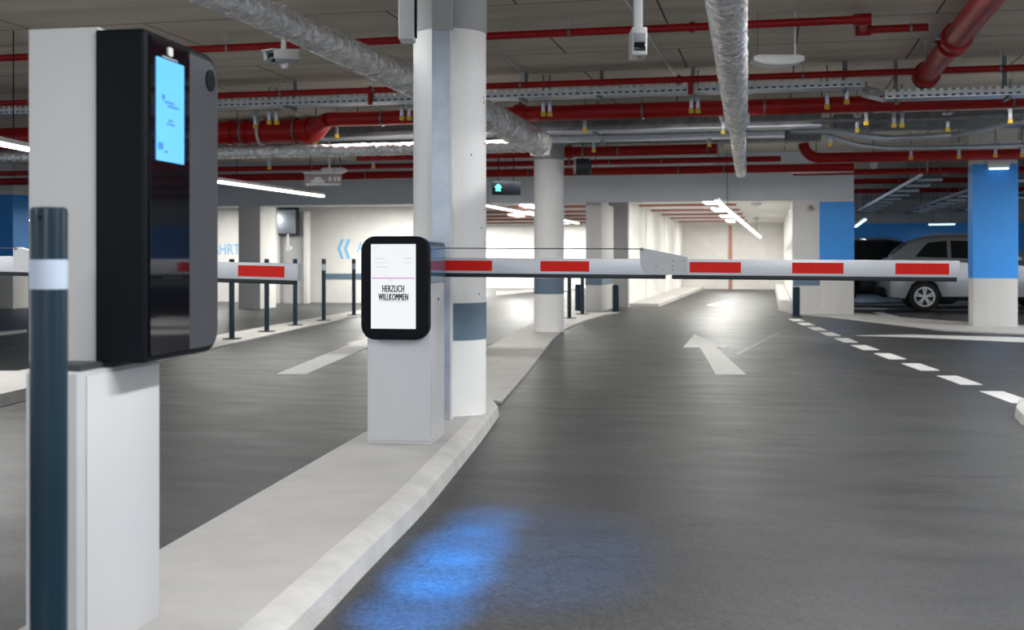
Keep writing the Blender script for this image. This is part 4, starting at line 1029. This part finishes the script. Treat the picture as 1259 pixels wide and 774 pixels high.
# ------------------------------------------------------------------ cars
def lerp_tab(tab, x, i):
    for a, b in zip(tab, tab[1:]):
        if a[0] <= x <= b[0]:
            f = (x - a[0]) / (b[0] - a[0]); return a[i] + (b[i] - a[i]) * f
    return tab[-1][i] if x > tab[-1][0] else tab[0][i]
def make_car(x0, ynear, paint, label, W_=1.84):
    """car with its rear at x0, facing +x, near side at y = ynear"""
    yc = ynear + W_ / 2
    t = thing('car', label, 'car', (x0 + 2.2, yc, 0))
    # x, zbot, zbelt, half width
    low = [(0, .46, .98, .70), (.05, .38, 1.08, .80), (.18, .30, 1.16, .87), (.5, .27, 1.20, .905), (.92, .26, 1.20, .92), (1.6, .25, 1.18, .92), (2.6, .25, 1.14, .92), (3.2, .26, 1.08, .92), (3.55, .27, 1.02, .91), (4.1, .29, .93, .87), (4.35, .34, .84, .78), (4.45, .42, .72, .66)]
    top = [(.10, 1.17, .70), (.35, 1.38, .68), (.62, 1.60, .66), (.85, 1.69, .65), (1.3, 1.73, .65), (2.0, 1.73, .65), (2.5, 1.67, .65), (2.9, 1.48, .67), (3.35, 1.10, .74)]
    def P3_(x, y, z): return Vector((x0 + x, yc + y, z))
    b = bmesh.new(); rings = []
    xs = []
    for a, c in zip(low, low[1:]):
        n = max(1, int((c[0] - a[0]) / .12)); xs += [a[0] + (c[0] - a[0]) * i / n for i in range(n)]
    xs.append(low[-1][0])
    for x in xs:
        zb_, zl_, hw = (lerp_tab(low, x, i) for i in (1, 2, 3))
        for wx in (.92, 3.55):
            dx = abs(x - wx)
            if dx < .37: zb_ = max(zb_, .34 + math.sqrt(.37 ** 2 - dx ** 2) * 1.02)
        half = [(hw * .80, zb_), (hw * .96, zb_ + .03), (hw * .995, zb_ + (zl_ - zb_) * .35), (hw, zb_ + (zl_ - zb_) * .6), (hw * .975, zl_ - .06), (hw * .90, zl_), (hw * .5, zl_ + .012)]
        ring = [P3_(x, -y, z) for y, z in half] + [P3_(x, y, z) for y, z in half[::-1]]
        rings.append([b.verts.new(q) for q in ring])
    n = len(rings[0])
    for i in range(len(rings) - 1):
        for k in range(n): b.faces.new([rings[i][k], rings[i][(k + 1) % n], rings[i + 1][(k + 1) % n], rings[i + 1][k]])
    b.faces.new(rings[0][::-1]); b.faces.new(rings[-1])
    bmesh.ops.recalc_face_normals(b, faces=b.faces)
    mb = MB(); mb._merge(b); mb.build('body', paint, t, smooth=40)
    # greenhouse
    def gs(x, s):
        zt_ = lerp_tab(top, x, 1); hw = lerp_tab(top, x, 2); zl_ = lerp_tab(low, x, 2); hb_ = lerp_tab(low, x, 3) * .93
        return zt_, hw, zl_ - .02, hb_
    b = bmesh.new(); rings = []
    xs = [.10 + (3.35 - .10) * i / 36 for i in range(37)]
    for x in xs:
        zt_, hw, zl_, hb_ = gs(x, 0); zt_ = max(zt_, zl_ + .01)
        half = [(hb_, zl_), (hb_ + (hw - hb_) * .8, zl_ + (zt_ - zl_) * .8), (hw * .93, zt_ - (zt_ - zl_) * .05), (hw * .55, zt_)]
        rings.append([b.verts.new(P3_(x, -y, z)) for y, z in half] + [b.verts.new(P3_(x, y, z)) for y, z in half[::-1]])
    n = len(rings[0])
    for i in range(len(rings) - 1):
        for k in range(n): b.faces.new([rings[i][k], rings[i][(k + 1) % n], rings[i + 1][(k + 1) % n], rings[i + 1][k]])
    b.faces.new(rings[0][::-1]); b.faces.new(rings[-1])
    bmesh.ops.recalc_face_normals(b, faces=b.faces)
    mb = MB(); mb._merge(b); mb.build('cabin', paint, t, smooth=40)
    def side_pt(x, fz, s, off=.008):
        zt_, hw, zl_, hb_ = gs(x, 0)
        y = hb_ + (hw - hb_) * fz
        return P3_(x, s * (y + off), zl_ + (zt_ - zl_) * fz)
    for s in (-1, 1):
        for outline in ([(.72, .14), (1.42, .10), (1.42, .80), (1.0, .74)], [(1.50, .10), (2.10, .10), (2.10, .80), (1.50, .80)], [(2.18, .10), (3.02, .12), (2.66, .78), (2.18, .80)]):
            pts = [side_pt(x, f, s) for x, f in outline]
            MB().prism(pts, (0, -s * .02, 0)).build('side_window', 'glass', t)
        MB().box(P3_(1.35, s * .925, 1.0), ((-.10, .10), (-.018, .018), (-.015, .015)), bev=.006).build('door_handle', 'rim', t)
        MB().box(P3_(2.25, s * .925, .98), ((-.10, .10), (-.018, .018), (-.015, .015)), bev=.006).build('door_handle', 'rim', t)
        MB().box(P3_(2.85, s * .98, 1.2), ((-.06, .10), (-.09, .09), (-.06, .07)), bev=.03).build('wing_mirror', paint, t)
        MB().box(P3_(2.2, s * .905, .31), ((-.95, .98), (-.02, .02), (-.05, .04)), bev=.01).build('sill_trim', 'black', t)
        MB().prism([P3_(.02, s * .76, .98), P3_(.22, s * .885, 1.02), P3_(.26, s * .89, 1.12), P3_(.06, s * .80, 1.07)], (0, -s * .05, 0)).build('tail_lamp', 'taill', t)
        MB().prism([P3_(4.05, s * .885, .80), P3_(4.36, s * .775, .74), P3_(4.33, s * .78, .83), P3_(4.0, s * .88, .92)], (0, -s * .05, 0)).build('head_lamp', 'lampw', t)
        MB().tube([P3_(1.0, s * .60, 1.72), P3_(1.2, s * .60, 1.765), P3_(2.2, s * .60, 1.765), P3_(2.4, s * .60, 1.70)], .014, 8).build('roof_rail', 'rim', t)
    # rear and front glass
    def cross(xa_, xb_, fa, name, m='glass'):
        za, zb__ = lerp_tab(top, xa_, 1), lerp_tab(top, xb_, 1); ha, hb__ = lerp_tab(top, xa_, 2) * .9, lerp_tab(top, xb_, 2) * .85
        nrm = Vector((-(zb__ - za), 0, (xb_ - xa_))).normalized() * .012
        pts = [P3_(xa_, -ha, za) + nrm, P3_(xa_, ha, za) + nrm, P3_(xb_, hb__, zb__) + nrm, P3_(xb_, -hb__, zb__) + nrm]
        MB().prism(pts, -nrm * 1.2).build(name, m, t)
    cross(.16, .58, 0, 'rear_window'); cross(2.62, 3.2, 0, 'windscreen')
    MB().wbox(x0 - .03, x0 + .30, yc - .80, yc + .80, .32, .56, bev=.05).build('bumper', 'black', t)
    MB().wbox(x0 - .015, x0 + .05, yc - .26, yc + .26, .70, .81, bev=.005).build('number_plate', 'white_pl', t)
    for wx in (.92, 3.55):
        for s in (-1, 1):
            c = P3_(wx, s * .80, .339); e = Vector((0, s, 0))
            ty = MB().tube([c - e * .10, c - e * .06, c + e * .07, c + e * .105], [.29, .335, .335, .28], 36).build('tyre', 'tyre', t)
            rm = MB()
            rm.tube([c + e * .085, c + e * .113], .055, 16)
            b = bmesh.new()
            ro, ri = .225, .195; nn_ = 36
            v1 = [b.verts.new(c + e * .108 + Vector((math.cos(2 * PI * i / nn_) * ro, 0, math.sin(2 * PI * i / nn_) * ro))) for i in range(nn_)]
            v2 = [b.verts.new(c + e * .108 + Vector((math.cos(2 * PI * i / nn_) * ri, 0, math.sin(2 * PI * i / nn_) * ri))) for i in range(nn_)]
            v3 = [b.verts.new(c + e * .08 + Vector((math.cos(2 * PI * i / nn_) * ri * .97, 0, math.sin(2 * PI * i / nn_) * ri * .97))) for i in range(nn_)]
            for i in range(nn_):
                j = (i + 1) % nn_
                b.faces.new([v1[i], v1[j], v2[j], v2[i]]); b.faces.new([v2[i], v2[j], v3[j], v3[i]])
            rm._merge(b)
            for k in range(5):
                for da in (-.16, .16):
                    a = 2 * PI * k / 5 + PI / 2; dv_ = Vector((math.cos(a + da), 0, math.sin(a + da))); sv = Vector((-dv_.z, 0, dv_.x))
                    rm.prism([c + e * .100 + dv_ * .04 - sv * .014, c + e * .104 + dv_ * .205 - sv * .017, c + e * .104 + dv_ * .205 + sv * .017, c + e * .100 + dv_ * .04 + sv * .014], e * .012)
            rm.build('rim', 'rim', ty)
        # dark wheel-well
        MB().tube([P3_(wx, -.74, .36), P3_(wx, .74, .36)], .355, 28).build('wheel_well', 'black', t)
    return t
make_car(2.45, 27.25, 'silver', 'silver estate car parked sideways behind the large blue pillar')
make_car(.95, 31.6, 'dark_car', 'black car parked behind the silver car, right of the blue-topped pillar')

# ------------------------------------------------------------------ added unseen spotlights for the blue patch beside the kerb
kl = [Vector((*g2(385, 774), 0)), Vector((*g2(566, 580), 0))]
kd = (kl[1] - kl[0]).normalized(); kn = Vector((kd.y, -kd.x, 0))
for i, (f_, off, deg, pw) in enumerate([(.11, .29, 7.2, 17000), (.27, .29, 7.2, 21000), (.43, .30, 7.0, 19000), (.60, .32, 6.4, 9000), (.38, .60, 17, 3400)]):
    bl = kl[0].lerp(kl[1], f_) + kn * off
    fx = bl - kd * 3.4; fx.z = 2.7
    fx += kn * (-.2, -.1, 0, .1, .25)[i]
    t = thing('accent_spotlight', f'black ceiling spotlight above the camera throwing blue light on the lane, {["leftmost", "second from the left", "middle", "second from the right", "rightmost"][i]}', 'spotlight', fx)
    MB().tube([fx - UPZ * .02, fx + UPZ * .16], .05, 20).build('barrel', 'black', t)
    MB().cyl(fx + UPZ * .14, Vector((fx.x, fx.y, CEIL)), .012, 8).build('drop_pole', 'black', t)
    d = bpy.data.lights.new('blue_beam', 'SPOT'); d.energy = pw; d.color = (.0, .25, .88)
    d.spot_size = math.radians(deg); d.spot_blend = 1.0; d.shadow_soft_size = .04
    o = bpy.data.objects.new('blue_beam', d); C.objects.link(o); o.parent = t; o.location = (0, 0, -.03)
    o.rotation_euler = (Vector((bl.x, bl.y, 0)) - fx).to_track_quat('-Z', 'Y').to_euler()
